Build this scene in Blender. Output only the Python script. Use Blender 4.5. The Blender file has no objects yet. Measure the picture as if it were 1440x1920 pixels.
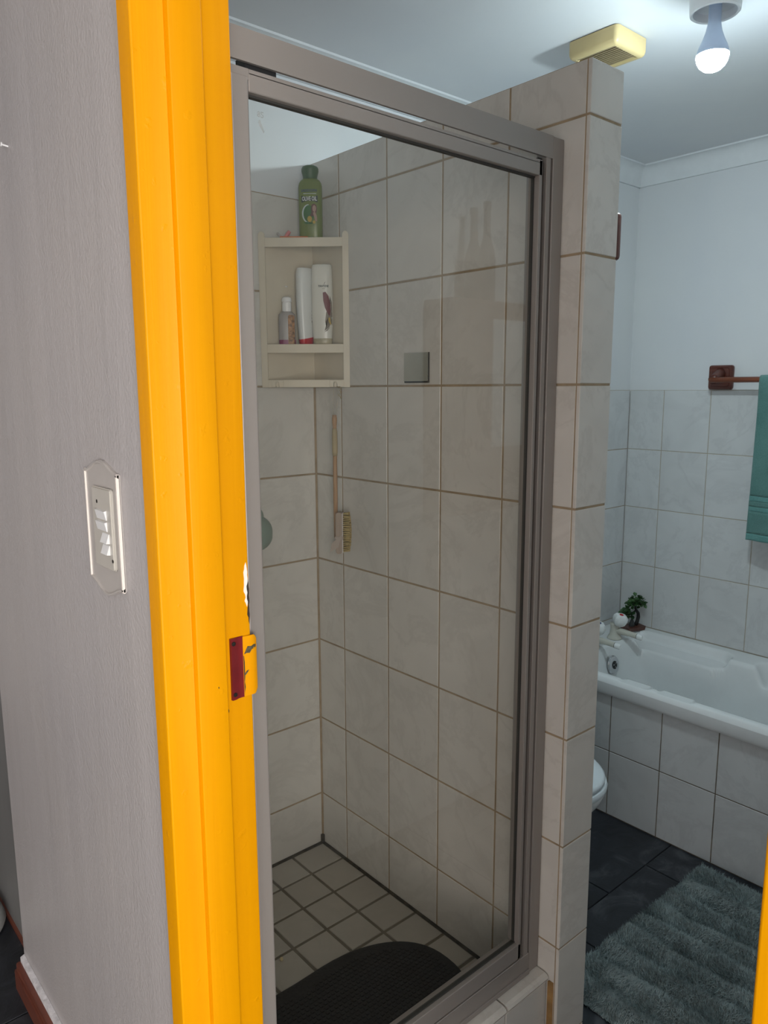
import bpy, bmesh, math, random
from mathutils import Vector, Matrix, noise as mnoise
random.seed(7)
SC = bpy.context.scene
COL = SC.collection
ZC = 1.567                      # camera height above the bathroom floor
PI = math.pi

# ------------------------------------------------------------------ camera
cam = bpy.data.cameras.new('camera')
cam.sensor_fit = 'VERTICAL'; cam.sensor_height = 36.0
cam.lens = 1414.9 / 1920 * 36.0
cam.clip_start = 0.02
co = bpy.data.objects.new('camera', cam); COL.objects.link(co)
_p, _r, _y = math.radians(9.3148), math.radians(-0.2325), math.radians(49.0683)
fh = Vector((math.cos(_y), math.sin(_y), 0)); rt = Vector((math.sin(_y), -math.cos(_y), 0)); up = Vector((0, 0, 1))
F = fh*math.cos(_p) - up*math.sin(_p); U = up*math.cos(_p) + fh*math.sin(_p)
R2 = rt*math.cos(_r) + U*math.sin(_r); U2 = U*math.cos(_r) - rt*math.sin(_r)
M = Matrix((R2, U2, -F)).transposed().to_4x4(); M.translation = (0, 0, ZC)
co.matrix_world = M
SC.camera = co

# ------------------------------------------------------------------ world, daylight, exposure
w = bpy.data.worlds.new('world'); SC.world = w; w.use_nodes = True
w.node_tree.nodes['Background'].inputs[0].default_value = (0.80, 0.90, 1.0, 1)
w.node_tree.nodes['Background'].inputs[1].default_value = 2.0
def area(name, loc, target, sx, sy, power, col):
    l = bpy.data.lights.new(name, 'AREA'); l.shape = 'RECTANGLE'; l.size = sx; l.size_y = sy
    l.energy = power; l.color = col
    o = bpy.data.objects.new(name, l); COL.objects.link(o); o.location = loc
    o.rotation_euler = (Vector(target)-Vector(loc)).to_track_quat('-Z', 'Y').to_euler()
    return o
# hall daylight, supplied by an unseen window added behind the camera
area('added_window_daylight', (-1.15, -2.36, 1.22), (-1.15, 0, 1.18), 1.95, 1.95, 120, (1.0, 0.945, 0.89))
# warm fill added to light the partition, set in an invented doorway opposite
area('added_doorway_fill', (-2.36, -.95, 1.20), (0, -.2, 1.20), 1.2, 2.0, 13, (1.0, 0.74, 0.54))
SC.view_settings.view_transform = 'Standard'; SC.view_settings.look = 'None'
SC.view_settings.exposure = 0.0; SC.view_settings.gamma = 1.0; SC.view_settings.use_curve_mapping = False
BULB_STRENGTH = 560.0

# ------------------------------------------------------------------ materials
MATS = {}
def srgb(r, g, b):
    f = lambda c: (c/255/12.92) if c/255 <= .04045 else ((c/255+.055)/1.055)**2.4
    return (f(r), f(g), f(b), 1)
class NT:
    def __init__(s, name):
        s.m = bpy.data.materials.new(name); s.m.use_nodes = True
        s.t = s.m.node_tree; s.b = s.t.nodes['Principled BSDF']; MATS[name] = s.m
    def n(s, typ, **kw):
        x = s.t.nodes.new(typ)
        for k, v in kw.items():
            if k in x.inputs: x.inputs[k].default_value = v
            else: setattr(x, k, v)
        return x
    def l(s, a, b): s.t.links.new(a, b)
    def coord(s, scale=(1, 1, 1), rand=0.0):
        tc = s.n('ShaderNodeTexCoord'); mp = s.n('ShaderNodeMapping'); mp.inputs['Scale'].default_value = scale
        if rand:
            oi = s.n('ShaderNodeObjectInfo'); mu = s.n('ShaderNodeMath', operation='MULTIPLY'); mu.inputs[1].default_value = rand
            s.l(oi.outputs['Random'], mu.inputs[0])
            ad = s.n('ShaderNodeVectorMath', operation='ADD'); s.l(tc.outputs['Object'], ad.inputs[0]); s.l(mu.outputs[0], ad.inputs[1])
            s.l(ad.outputs[0], mp.inputs['Vector'])
        else: s.l(tc.outputs['Object'], mp.inputs['Vector'])
        return mp.outputs[0]
    def noise(s, vec, scale, detail=4, rough=.55, dist=0.0):
        x = s.n('ShaderNodeTexNoise'); x.inputs['Scale'].default_value = scale; x.inputs['Detail'].default_value = detail
        x.inputs['Roughness'].default_value = rough; x.inputs['Distortion'].default_value = dist
        s.l(vec, x.inputs['Vector']); return x.outputs['Fac']
    def ramp(s, fac, stops):
        x = s.n('ShaderNodeValToRGB'); e = x.color_ramp.elements
        while len(e) < len(stops): e.new(.5)
        for q, (p, c) in zip(e, stops): q.position = p; q.color = c
        s.l(fac, x.inputs[0]); return x.outputs[0]
    def mix(s, fac, a, b, mode='MIX'):
        x = s.n('ShaderNodeMix', data_type='RGBA', blend_type=mode)
        for sock, v in ((x.inputs['Factor'], fac), (x.inputs['A'], a), (x.inputs['B'], b)):
            pass
        fi, ai, bi = x.inputs[0], x.inputs[6], x.inputs[7]
        for sock, v in ((fi, fac), (ai, a), (bi, b)):
            if hasattr(v, 'links') or hasattr(v, 'is_linked'): s.l(v, sock)
            else: sock.default_value = v
        return x.outputs[2]
    def bump(s, h, strength=.2, dist=.01):
        x = s.n('ShaderNodeBump'); x.inputs['Strength'].default_value = strength; x.inputs['Distance'].default_value = dist
        s.l(h, x.inputs['Height']); s.l(x.outputs[0], s.b.inputs['Normal'])
def plain(name, c, rough=.5, metal=0.0, var=.06, nscale=20, bump=0.0, **kw):
    N = NT(name); v = N.coord()
    f = N.noise(v, nscale, 3)
    lo = tuple(x*(1-var) for x in c[:3])+(1,); hi = tuple(min(1, x*(1+var)) for x in c[:3])+(1,)
    N.l(N.ramp(f, [(.3, lo), (.7, hi)]), N.b.inputs['Base Color'])
    N.b.inputs['Roughness'].default_value = rough; N.b.inputs['Metallic'].default_value = metal
    if bump: N.bump(f, bump, .002)
    for k, val in kw.items(): N.b.inputs[k].default_value = val
    return N.m

def make_tile_mat(name, base, vein, rough=.22):
    N = NT(name); v = N.coord(rand=37.0)
    big = N.noise(v, 5, 3, .5, 1.5)
    ve = N.noise(v, 3.5, 8, .68, .6)
    thin = N.ramp(ve, [(.46, (0, 0, 0, 1)), (.5, (1, 1, 1, 1)), (.54, (0, 0, 0, 1))])
    c1 = N.ramp(big, [(.35, base), (.7, tuple(x*.93 for x in base[:3])+(1,))])
    mm = N.n('ShaderNodeMath', operation='MULTIPLY'); N.l(thin, mm.inputs[0]); mm.inputs[1].default_value = .42
    c = N.mix(mm.outputs[0], c1, vein)
    oi = N.n('ShaderNodeObjectInfo')
    vr = N.ramp(oi.outputs['Random'], [(0, (.955, .95, .945, 1)), (1, (1, 1, 1, 1))])
    c = N.mix(1.0, c, vr, 'MULTIPLY')
    N.l(c, N.b.inputs['Base Color']); N.b.inputs['Roughness'].default_value = rough
    fine = N.noise(v, 60, 2); N.bump(fine, .04, .002)
    return N.m
M_TILE = make_tile_mat('white_marbled_tile', (.71, .685, .635, 1), (.57, .545, .50, 1))
M_BTILE = make_tile_mat('pale_grey_marbled_tile', (.68, .69, .69, 1), (.55, .555, .56, 1))
M_FTILE = make_tile_mat('cream_floor_tile', (.52, .485, .42, 1), (.46, .43, .37, 1), .4)
def grout(name, c, d):
    N = NT(name); v = N.coord(); f = N.noise(v, 14, 5, .65)
    N.l(N.ramp(f, [(.3, c), (.55, tuple((a+b)/2 for a, b in zip(c, d))), (.75, d)]), N.b.inputs['Base Color'])
    N.b.inputs['Roughness'].default_value = .9; N.bump(f, .3, .002); return N.m
M_GROUT = grout('stained_brown_grout', (.44, .34, .225, 1), (.25, .185, .115, 1))
M_BGROUT = grout('beige_grout', (.50, .45, .37, 1), (.34, .29, .22, 1))
M_FGROUT = grout('dirty_floor_grout', (.26, .23, .18, 1), (.15, .13, .10, 1))
M_DGROUT = grout('dark_panel_grout', (.22, .18, .13, 1), (.08, .065, .05, 1))
M_SLGROUT = grout('grey_slate_grout', (.13, .13, .13, 1), (.08, .08, .08, 1))

def wall_paint(name, c, rough, streak=(26, 26, 1.6), var=.10, bump=.25):
    N = NT(name); v = N.coord(streak); f = N.noise(v, 1.0, 6, .6, .4)
    v2 = N.coord((1, 1, .6)); g = N.noise(v2, 2.2, 3)
    a = N.ramp(f, [(.3, tuple(x*(1-var) for x in c[:3])+(1,)), (.7, tuple(x*(1+var*.6) for x in c[:3])+(1,))])
    b = N.ramp(g, [(.3, (.93, .93, .95, 1)), (.7, (1, .985, .97, 1))])
    N.l(N.mix(1.0, a, b, 'MULTIPLY'), N.b.inputs['Base Color']); N.b.inputs['Roughness'].default_value = rough
    fine = N.noise(N.coord(), 160, 4); ad = N.n('ShaderNodeMath', operation='MULTIPLY_ADD')
    N.l(f, ad.inputs[0]); ad.inputs[1].default_value = 1.3; N.l(fine, ad.inputs[2])
    N.bump(ad.outputs[0], bump, .004); return N.m
M_GREY = wall_paint('brushed_grey_wall_paint', (.49, .463, .458, 1), .42, (15, 15, .9), .06, .30)
M_WHITE = wall_paint('white_wall_paint', (.74, .76, .77, 1), .55, (3, 3, 3), .02, .05)
M_CEIL = wall_paint('white_ceiling_paint', (.72, .74, .75, 1), .6, (2, 2, 2), .02, .03)
M_CORN = plain('white_cornice_plaster', (.74, .76, .77, 1), .6, var=.03)
M_HALLW = wall_paint('hall_wall_paint', (.52, .50, .49, 1), .5)

def yellow():
    N = NT('glossy_yellow_paint'); v = N.coord((34, 34, 1.2)); f = N.noise(v, 1, 5, .55, .5)
    lump = N.noise(N.coord((1, 1, 1)), 45, 3, .5)
    big = N.noise(N.coord(), 3, 3)
    a = N.ramp(f, [(.3, (.79, .32, .0, 1)), (.7, (.85, .36, .0, 1))])
    b = N.ramp(big, [(.3, (.95, .94, .9, 1)), (.7, (1, 1, 1, 1))])
    N.l(N.mix(1.0, a, b, 'MULTIPLY'), N.b.inputs['Base Color'])
    N.b.inputs['Roughness'].default_value = .42; N.b.inputs['Specular IOR Level'].default_value = .16
    lr = N.ramp(lump, [(.66, (0, 0, 0, 1)), (.76, (1, 1, 1, 1))])
    ad = N.n('ShaderNodeMath', operation='MULTIPLY_ADD'); N.l(lr, ad.inputs[0]); ad.inputs[1].default_value = .9; N.l(f, ad.inputs[2])
    N.bump(ad.outputs[0], .17, .004); return N.m
M_YEL = yellow()
def alu():
    N = NT('matte_anodised_aluminium'); f = N.noise(N.coord((3, 3, 3)), 1, 2)
    N.l(N.ramp(f, [(.3, (.315, .285, .262, 1)), (.7, (.33, .30, .277, 1))]), N.b.inputs['Base Color'])
    N.b.inputs['Metallic'].default_value = .35; N.b.inputs['Roughness'].default_value = .45; return N.m
M_ALU = alu()
M_GASK = plain('dark_rubber_gasket', (.035, .035, .032, 1), .6)
def glass(name, tint, refl=.9):
    m = bpy.data.materials.new(name); m.use_nodes = True; t = m.node_tree
    for n in list(t.nodes):
        if n.type != 'OUTPUT_MATERIAL': t.nodes.remove(n)
    out = t.nodes['Material Output']
    tr = t.nodes.new('ShaderNodeBsdfTransparent'); tr.inputs[0].default_value = tint
    gl = t.nodes.new('ShaderNodeBsdfGlossy'); gl.inputs['Roughness'].default_value = .02; gl.inputs[0].default_value = (refl, refl, refl, 1)
    # Fresnel reflectance of a thin pane, the same from both sides (Schlick)
    ge = t.nodes.new('ShaderNodeNewGeometry'); dt = t.nodes.new('ShaderNodeVectorMath'); dt.operation = 'DOT_PRODUCT'
    t.links.new(ge.outputs['Incoming'], dt.inputs[0]); t.links.new(ge.outputs['Normal'], dt.inputs[1])
    def mth(op, a, b=None, c=None):
        n = t.nodes.new('ShaderNodeMath'); n.operation = op
        for i, q in enumerate((a, b, c)):
            if q is None: continue
            if isinstance(q, (int, float)): n.inputs[i].default_value = q
            else: t.links.new(q, n.inputs[i])
        return n
    ab = mth('ABSOLUTE', dt.outputs['Value']); iv = mth('SUBTRACT', 1.0, ab.outputs[0]); pw = mth('POWER', iv.outputs[0], 5.0)
    fr = mth('MULTIPLY_ADD', pw.outputs[0], .92, .075)
    mx = t.nodes.new('ShaderNodeMixShader')
    t.links.new(fr.outputs[0], mx.inputs[0]); t.links.new(tr.outputs[0], mx.inputs[1]); t.links.new(gl.outputs[0], mx.inputs[2])
    t.links.new(mx.outputs[0], out.inputs[0]); return m
M_GLASS = glass('clear_shower_glass', (.955, .955, .930, 1))
M_ETCH = plain('etched_glass_mark', (.30, .33, .33, 1), .8)
M_PLAST = plain('ivory_shelf_plastic', (.67, .60, .475, 1), .38, var=.05, nscale=9)
M_WCER = plain('white_bath_acrylic', (.78, .80, .80, 1), .16, var=.015)
M_SEAT = plain('white_toilet_plastic', (.72, .77, .80, 1), .25, var=.01)
M_CREAM = plain('cream_tap_plastic', (.60, .585, .51, 1), .3)
M_WKNOB = plain('white_tap_knob_plastic', (.82, .84, .83, 1), .2)
M_CHROME = plain('chrome', (.62, .63, .65, 1), .12, 1.0, var=.02)
M_BLACK = plain('black_plastic', (.012, .012, .013, 1), .45)
M_RED = plain('red_plastic', (.50, .006, .012, 1), .35)
M_BLUE = plain('blue_plastic', (.02, .04, .16, 1), .35)
M_SLATE = None
def slate():
    N = NT('dark_slate_floor_tile'); v = N.coord((1, 1, 1), rand=19.0); f = N.noise(v, 9, 7, .62, 1.2)
    N.l(N.ramp(f, [(.32, (.009, .011, .015, 1)), (.55, (.022, .025, .032, 1)), (.75, (.085, .09, .10, 1))]), N.b.inputs['Base Color'])
    N.b.inputs['Roughness'].default_value = .40; N.bump(f, .6, .005); return N.m
M_SLATE = slate()
def wood(name, a, b, rough=.4, sc=(60, 60, 5)):
    N = NT(name); f = N.noise(N.coord(sc), 1, 5, .6, 1.2)
    N.l(N.ramp(f, [(.3, a), (.7, b)]), N.b.inputs['Base Color']); N.b.inputs['Roughness'].default_value = rough
    N.bump(f, .1, .002); return N.m
M_WOOD = wood('dark_red_varnished_wood', (.075, .018, .012, 1), (.13, .035, .02, 1), .3, (60, 8, 60))
M_RAIL = wood('red_brown_rail_wood', (.19, .05, .02, 1), (.27, .08, .035, 1), .3, (60, 8, 60))
M_SKIRT = wood('brown_skirting_wood', (.13, .035, .022, 1), (.20, .06, .035, 1), .35, (60, 6, 60))
M_BAMB = wood('pale_brush_wood', (.40, .23, .12, 1), (.52, .33, .18, 1), .5, (90, 90, 8))
M_BLOCK = wood('greyed_brush_head_wood', (.34, .26, .20, 1), (.42, .33, .26, 1), .6, (90, 90, 8))
M_BRIS = wood('straw_bristle', (.36, .27, .10, 1), (.55, .42, .19, 1), .8, (400, 400, 30))
M_TAPE = plain('tan_grip_tape', (.46, .37, .22, 1), .7)
M_STRAP = plain('pinkish_grey_strap', (.42, .35, .30, 1), .75)
M_CORD = plain('pale_cord', (.46, .42, .34, 1), .8)
M_PLSTR = plain('rough_white_plaster', (.72, .70, .72, 1), .9, var=.2, nscale=90, bump=.8)
M_SWPL = plain('ivory_switch_plate', (.52, .49, .44, 1), .3, var=.03)
M_SWSUR = plain('glossy_clear_surround', (.47, .435, .41, 1), .22, var=.03)
M_SWEDGE = plain('white_bevelled_edge', (.84, .76, .70, 1), .25, var=.03)
M_ROCK = plain('white_rocker_plastic', (.80, .80, .80, 1), .3, var=.02)
M_SCREW = plain('dark_screw', (.05, .045, .04, 1), .4, .8)
M_FANP = plain('yellowed_fan_plastic', (.56, .44, .22, 1), .4, var=.04)
M_FANS = plain('shade_toned_fan_slat_plastic', (.30, .235, .13, 1), .5)  # darker tone puts the shade between the grille slats into the colour
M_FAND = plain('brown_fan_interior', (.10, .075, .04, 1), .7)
M_HOLD = plain('white_bakelite', (.72, .73, .74, 1), .35, var=.02)
M_BBODY = plain('bluish_bulb_neck', (.55, .66, .86, 1), .4, var=.02)
def emit():
    m = bpy.data.materials.new('lit_bulb_diffuser'); m.use_nodes = True; b = m.node_tree.nodes['Principled BSDF']
    b.inputs['Base Color'].default_value = (.9, .9, .9, 1); b.inputs['Emission Color'].default_value = (.77, .93, .985, 1)
    b.inputs['Emission Strength'].default_value = BULB_STRENGTH; return m
M_EMIT = emit()
def cloth(name, a, b, scale=70, bump=.6, stretch=(1, 1, 1)):
    N = NT(name); f = N.noise(N.coord(stretch), scale, 4, .65); g = N.noise(N.coord(), 9, 3)
    c = N.mix(.5, N.ramp(f, [(.3, a), (.7, b)]), N.ramp(g, [(.3, a), (.7, b)]))
    N.l(c, N.b.inputs['Base Color']); N.b.inputs['Roughness'].default_value = .95; N.b.inputs['Sheen Weight'].default_value = .25
    N.bump(f, bump, .006); return N.m
M_TOWEL = cloth('teal_terry_towelling', (.065, .18, .165, 1), (.15, .31, .285, 1), 260, .5)
M_TOWELB = cloth('teal_towel_border', (.09, .25, .235, 1), (.15, .34, .32, 1), 120, .3)
M_RUG = cloth('grey_green_shaggy_pile', (.14, .195, .20, 1), (.46, .54, .54, 1), 20, .3)
M_RUGB = cloth('rug_backing', (.08, .115, .12, 1), (.16, .205, .205, 1), 40, .5)
M_MAT = plain('black_rubber_mat', (.020, .019, .018, 1), .55, var=.3, nscale=160, bump=.5)
M_SEAL = plain('rusty_stained_sealant', (.30, .17, .06, 1), .6, var=.3, nscale=30)
M_MOULD = plain('mouldy_black_sealant', (.06, .05, .035, 1), .8, var=.6, nscale=40)
M_LEAF = plain('dark_green_leaf', (.022, .075, .018, 1), .5, var=.5, nscale=60)
M_LEAF2 = plain('mid_green_leaf', (.055, .135, .04, 1), .5, var=.4, nscale=60)
M_TRUNK = plain('black_bonsai_trunk', (.012, .012, .011, 1), .6)
M_ROCKG = plain('dark_grey_stone', (.035, .038, .038, 1), .7, var=.3, nscale=60)
M_POT = wood('brown_bonsai_tray', (.075, .025, .016, 1), (.12, .045, .03, 1), .4)
M_GREEN = plain('olive_green_bottle', (.155, .19, .028, 1), .32, var=.05)
M_GCAP = plain('dark_green_cap', (.055, .10, .03, 1), .4)
M_GDARK = plain('dark_label_band', (.02, .028, .02, 1), .5)
M_PGREEN = plain('printed_green', (.045, .14, .025, 1), .5)
M_PSILV = plain('printed_silver', (.55, .60, .58, 1), .4)
M_PBLUE = plain('printed_navy', (.02, .035, .14, 1), .5)
M_PWHITE = plain('printed_white', (.75, .75, .72, 1), .5)
M_PBROWN = plain('printed_brown_hair', (.13, .035, .02, 1), .5)
M_PSKIN = plain('printed_skin', (.42, .26, .19, 1), .5)
M_PYEL = plain('printed_yellow', (.52, .36, .05, 1), .5)
M_WBOT = plain('white_bottle_plastic', (.70, .71, .69, 1), .3, var=.02)
M_CBOT = plain('cream_white_bottle_plastic', (.70, .68, .61, 1), .3, var=.02)
M_CCAP = plain('clear_yellowish_cap', (.42, .37, .25, 1), .35, var=.25, nscale=40)
M_MAROON = plain('printed_maroon', (.15, .018, .016, 1), .45)
M_TAUPE = plain('printed_taupe', (.22, .18, .13, 1), .5)
M_SANB = plain('cloudy_clear_bottle', (.34, .31, .29, 1), .3, var=.05)
M_MAG = plain('magenta_liquid', (.20, .010, .075, 1), .3)
M_SANL = plain('brown_floral_label', (.28, .14, .055, 1), .5, var=.8, nscale=110)
M_ORANGE = plain('orange_packet', (.62, .15, .015, 1), .5)
M_PINK = plain('pink_plastic_clip', (.62, .20, .20, 1), .4)
M_PALE = plain('pale_plastic_clip', (.55, .50, .47, 1), .4)
M_TEAL = plain('pale_teal_plastic', (.27, .34, .29, 1), .35, var=.1)
M_MIRR = plain('brushed_mirror_metal', (.78, .80, .75, 1), .22, 1.0, var=.03)
M_BUCKET = plain('grey_bucket_plastic', (.33, .34, .33, 1), .5)
M_STRIKE = plain('dark_red_strike_box', (.16, .012, .014, 1), .3, var=.15)
M_CHIPW = plain('white_exposed_filler', (.86, .84, .78, 1), .7)
M_CHIPD = plain('dark_exposed_metal', (.055, .04, .03, 1), .5, .3, var=.4, nscale=200)
M_CHIPG = plain('olive_scuffed_metal', (.11, .095, .055, 1), .5, .3, var=.4, nscale=200)
M_WINF = plain('white_added_window_and_panel', (.75, .75, .74, 1), .4)
M_CAB = wood('brown_cabinet_wood', (.16, .09, .06, 1), (.22, .13, .09, 1), .4, (8, 8, 2))
M_BOTB = plain('dark_glass_bottle', (.03, .03, .02, 1), .1)
M_SOAP = plain('cream_soap_chip', (.72, .60, .36, 1), .5)

# ------------------------------------------------------------------ mesh helpers
def bm_new(): return bmesh.new()
def link(name, me, parent=None, loc=(0, 0, 0), rot=(0, 0, 0)):
    o = bpy.data.objects.new(name, me); COL.objects.link(o); o.location = loc; o.rotation_euler = rot
    if parent is not None: o.parent = parent
    return o
def O(name, bm, mat, parent=None, smooth=False, loc=(0, 0, 0), rot=(0, 0, 0), world=False, angle=None):
    bmesh.ops.recalc_face_normals(bm, faces=bm.faces)
    me = bpy.data.meshes.new(name); bm.to_mesh(me); bm.free()
    me.materials.append(mat)
    if smooth: me.polygons.foreach_set('use_smooth', [True]*len(me.polygons))
    if angle is not None:
        me.polygons.foreach_set('use_smooth', [True]*len(me.polygons))
        b2 = bmesh.new(); b2.from_mesh(me)
        for e in b2.edges:
            if len(e.link_faces) == 2 and e.calc_face_angle(0) > math.radians(angle): e.smooth = False
        b2.to_mesh(me); b2.free()
    o = link(name, me, parent, loc, rot)
    if world and parent is not None: o.matrix_parent_inverse = world_inv(parent)
    return o
def world_inv(p):
    m = Matrix.LocRotScale(p.location, p.rotation_euler, (1, 1, 1))
    return m.inverted()
def empty(name, loc=(0, 0, 0), rotz=0.0):
    o = bpy.data.objects.new(name, None); o.empty_display_size = .05; COL.objects.link(o)
    o.location = loc; o.rotation_euler = (0, 0, rotz); return o
def tag(o, label, cat, group=None, kind=None):
    if label: o['label'] = label
    if cat: o['category'] = cat
    if group: o['group'] = group
    if kind: o['kind'] = kind
    return o
def struct(o, label=None):
    o['kind'] = 'structure'
    if label: o['label'] = label
    return o
def box(bm, x0, x1, y0, y1, z0, z1, bev=0, seg=2):
    vs = [bm.verts.new((x, y, z)) for x in (x0, x1) for y in (y0, y1) for z in (z0, z1)]
    idx = [(0, 1, 3, 2), (4, 6, 7, 5), (0, 4, 5, 1), (2, 3, 7, 6), (0, 2, 6, 4), (1, 5, 7, 3)]
    fs = [bm.faces.new([vs[i] for i in q]) for q in idx]
    if bev:
        es = list({e for f in fs for e in f.edges})
        bmesh.ops.bevel(bm, geom=es, offset=bev, segments=seg, affect='EDGES', profile=.5)
    return bm
def prism(bm, pts, z0, z1, axis='Z'):
    def m(a, b, c): return {'Z': (a, b, c), 'Y': (a, c, b), 'X': (c, a, b)}[axis]
    lo = [bm.verts.new(m(a, b, z0)) for a, b in pts]; hi = [bm.verts.new(m(a, b, z1)) for a, b in pts]
    n = len(pts)
    for i in range(n): bm.faces.new((lo[i], lo[(i+1) % n], hi[(i+1) % n], hi[i]))
    bm.faces.new(lo[::-1]); bm.faces.new(hi); return bm
def lathe(bm, prof, seg=32, c=(0, 0), cap=True):
    rings = []
    for r, z in prof:
        rings.append([bm.verts.new((c[0]+r*math.cos(2*PI*i/seg), c[1]+r*math.sin(2*PI*i/seg), z)) for i in range(seg)])
    for a, b in zip(rings, rings[1:]):
        for i in range(seg): bm.faces.new((a[i], a[(i+1) % seg], b[(i+1) % seg], b[i]))
    if cap: bm.faces.new(rings[0][::-1]); bm.faces.new(rings[-1])
    return bm
def loft(bm, rings, cap=True):
    R = [[bm.verts.new(p) for p in r] for r in rings]; n = len(R[0])
    for a, b in zip(R, R[1:]):
        for i in range(n): bm.faces.new((a[i], a[(i+1) % n], b[(i+1) % n], b[i]))
    if cap: bm.faces.new(R[0][::-1]); bm.faces.new(R[-1])
    return bm
def tube(bm, pts, rad, seg=10):
    pts = [Vector(p) for p in pts]; rings = []
    for i, p in enumerate(pts):
        d = (pts[min(i+1, len(pts)-1)]-pts[max(i-1, 0)]).normalized()
        a = d.orthogonal().normalized() if abs(d.z) > .99 or i == 0 else None
        if i == 0: ref = d.orthogonal().normalized()
        ref = (ref-d*ref.dot(d)).normalized(); b = d.cross(ref)
        r = rad[i] if isinstance(rad, (list, tuple)) else rad
        rings.append([p+(ref*math.cos(2*PI*k/seg)+b*math.sin(2*PI*k/seg))*r for k in range(seg)])
    return loft(bm, rings)
def sell(a, b, n=2.0, seg=32):
    out = []
    for i in range(seg):
        t = 2*PI*i/seg; c, s = math.cos(t), math.sin(t)
        out.append((math.copysign(abs(c)**(2/n), c)*a, math.copysign(abs(s)**(2/n), s)*b))
    return out
def rrect(x0, x1, y0, y1, r, seg=5):
    out = []
    for cx, cy, a in ((x1-r, y1-r, 0), (x0+r, y1-r, 90), (x0+r, y0+r, 180), (x1-r, y0+r, 270)):
        for k in range(seg+1):
            t = math.radians(a+90*k/seg); out.append((cx+r*math.cos(t), cy+r*math.sin(t)))
    return out
# ---- tiles
TM = {}
def tile_mesh(wd, h, t, mat, ch=.0011):
    key = (round(wd, 4), round(h, 4), t, mat.name)
    if key in TM: return TM[key]
    bm = bm_new(); a, b = wd/2, h/2
    r0 = [bm.verts.new(p) for p in ((-a, 0, -b), (a, 0, -b), (a, 0, b), (-a, 0, b))]
    r1 = [bm.verts.new(p) for p in ((-a, -t+ch, -b), (a, -t+ch, -b), (a, -t+ch, b), (-a, -t+ch, b))]
    r2 = [bm.verts.new(p) for p in ((-a+ch, -t, -b+ch), (a-ch, -t, -b+ch), (a-ch, -t, b-ch), (-a+ch, -t, b-ch))]
    for p, q in ((r0, r1), (r1, r2)):
        for i in range(4): bm.faces.new((p[i], p[(i+1) % 4], q[(i+1) % 4], q[i]))
    bm.faces.new(r2); bm.faces.new(r0[::-1]); bmesh.ops.recalc_face_normals(bm, faces=bm.faces)
    me = bpy.data.meshes.new('tile'); bm.to_mesh(me); bm.free(); me.materials.append(mat); TM[key] = me; return me
ROT = {'-Y': (0, 0, 0), '-X': (0, 0, -PI/2), '+X': (0, 0, PI/2), '+Y': (0, 0, PI), '+Z': (-PI/2, 0, 0)}
def tile(parent, face, plane, u0, u1, v0, v1, mat, t=.006, gap=.003, name='tile', jit=.0015):
    """face: normal; plane: coordinate of the tile's back; u along X (or Y), v along Z (or Y for floors)"""
    wd, h = u1-u0-gap, v1-v0-gap
    if wd < .006 or h < .006: return None
    uc, vc = (u0+u1)/2, (v0+v1)/2
    loc = {'-Y': (uc, plane, vc), '+Y': (uc, plane, vc), '-X': (plane, uc, vc), '+X': (plane, uc, vc), '+Z': (uc, vc, plane)}[face]
    o = link(name, tile_mesh(wd, h, t, mat), parent, loc, [a+random.uniform(-jit, jit) for a in ROT[face]])
    if parent is not None: o.matrix_parent_inverse = world_inv(parent)
    return o
def zz(v): return v+ZC

# ================================================================== SETTING
XP, XT, YE, YB, YB2, XW = 1.2825, 1.3908, 0.8865, 1.778, 1.778, 2.9385
Z0 = zz(.0055); ZTOP = zz(.6047); ZCEIL = zz(.880); ZSF = zz(-1.412); ZHALL = zz(-1.46)
XG, XIN = .418, .541

# bathroom floor
bm = bm_new(); box(bm, .30, 3.1, -.1, 2.0, -.12, -.006)
floor = struct(O('floor', bm, M_SLGROUT), 'dark slate tiled bathroom floor')
xs = [1.250-.45*3, 1.250-.45*2, 1.250-.45, 1.250, 1.70, 2.15, 2.60]; ys = [.26-.45, .26, .71, 1.16, 1.61, 1.79]
for i in range(len(xs)-1):
    for j in range(len(ys)-1):
        sh_ = .235 if ys[j] > 1.1 else 0
        x0, x1 = max(xs[i]+sh_, XIN), min(xs[i+1]+sh_, 2.325); y0, y1 = max(ys[j], .06), min(ys[j+1], YB2)
        if x1-x0 > .02 and y1-y0 > .02: tile(floor, '+Z', -.006, x0, x1, y0, y1, M_SLATE, .006, .004, 'floor_tile', .0004)
# hall floor
bm = bm_new(); box(bm, -2.42, XG+.10, -2.42, 3.9, ZHALL-.1, ZHALL-.006)
hfloor = struct(O('floor_hall', bm, M_SLGROUT), 'dark slate tiled hall floor')
for i in range(-6, 2):
    for j in range(-6, 9):
        x0, x1 = max(.14+.45*i, -2.3), min(.14+.45*(i+1), .45); y0, y1 = max(.40+.45*j, -2.3), min(.40+.45*(j+1), 3.7)
        if x1-x0 > .02 and y1-y0 > .02: tile(hfloor, '+Z', ZHALL-.006, x0, x1, y0, y1, M_SLATE, .006, .004, 'floor_tile', .0004)
# ceilings
bm = bm_new(); box(bm, XIN-.06, 3.1, -.1, 1.95, ZCEIL, ZCEIL+.1)
struct(O('ceiling', bm, M_CEIL), 'white painted bathroom ceiling')
bm = bm_new(); box(bm, -2.42, XIN-.06, -2.42, 3.9, ZCEIL+.02, ZCEIL+.12)
struct(O('ceiling_hall', bm, M_CEIL), 'white painted hall ceiling')
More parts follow.
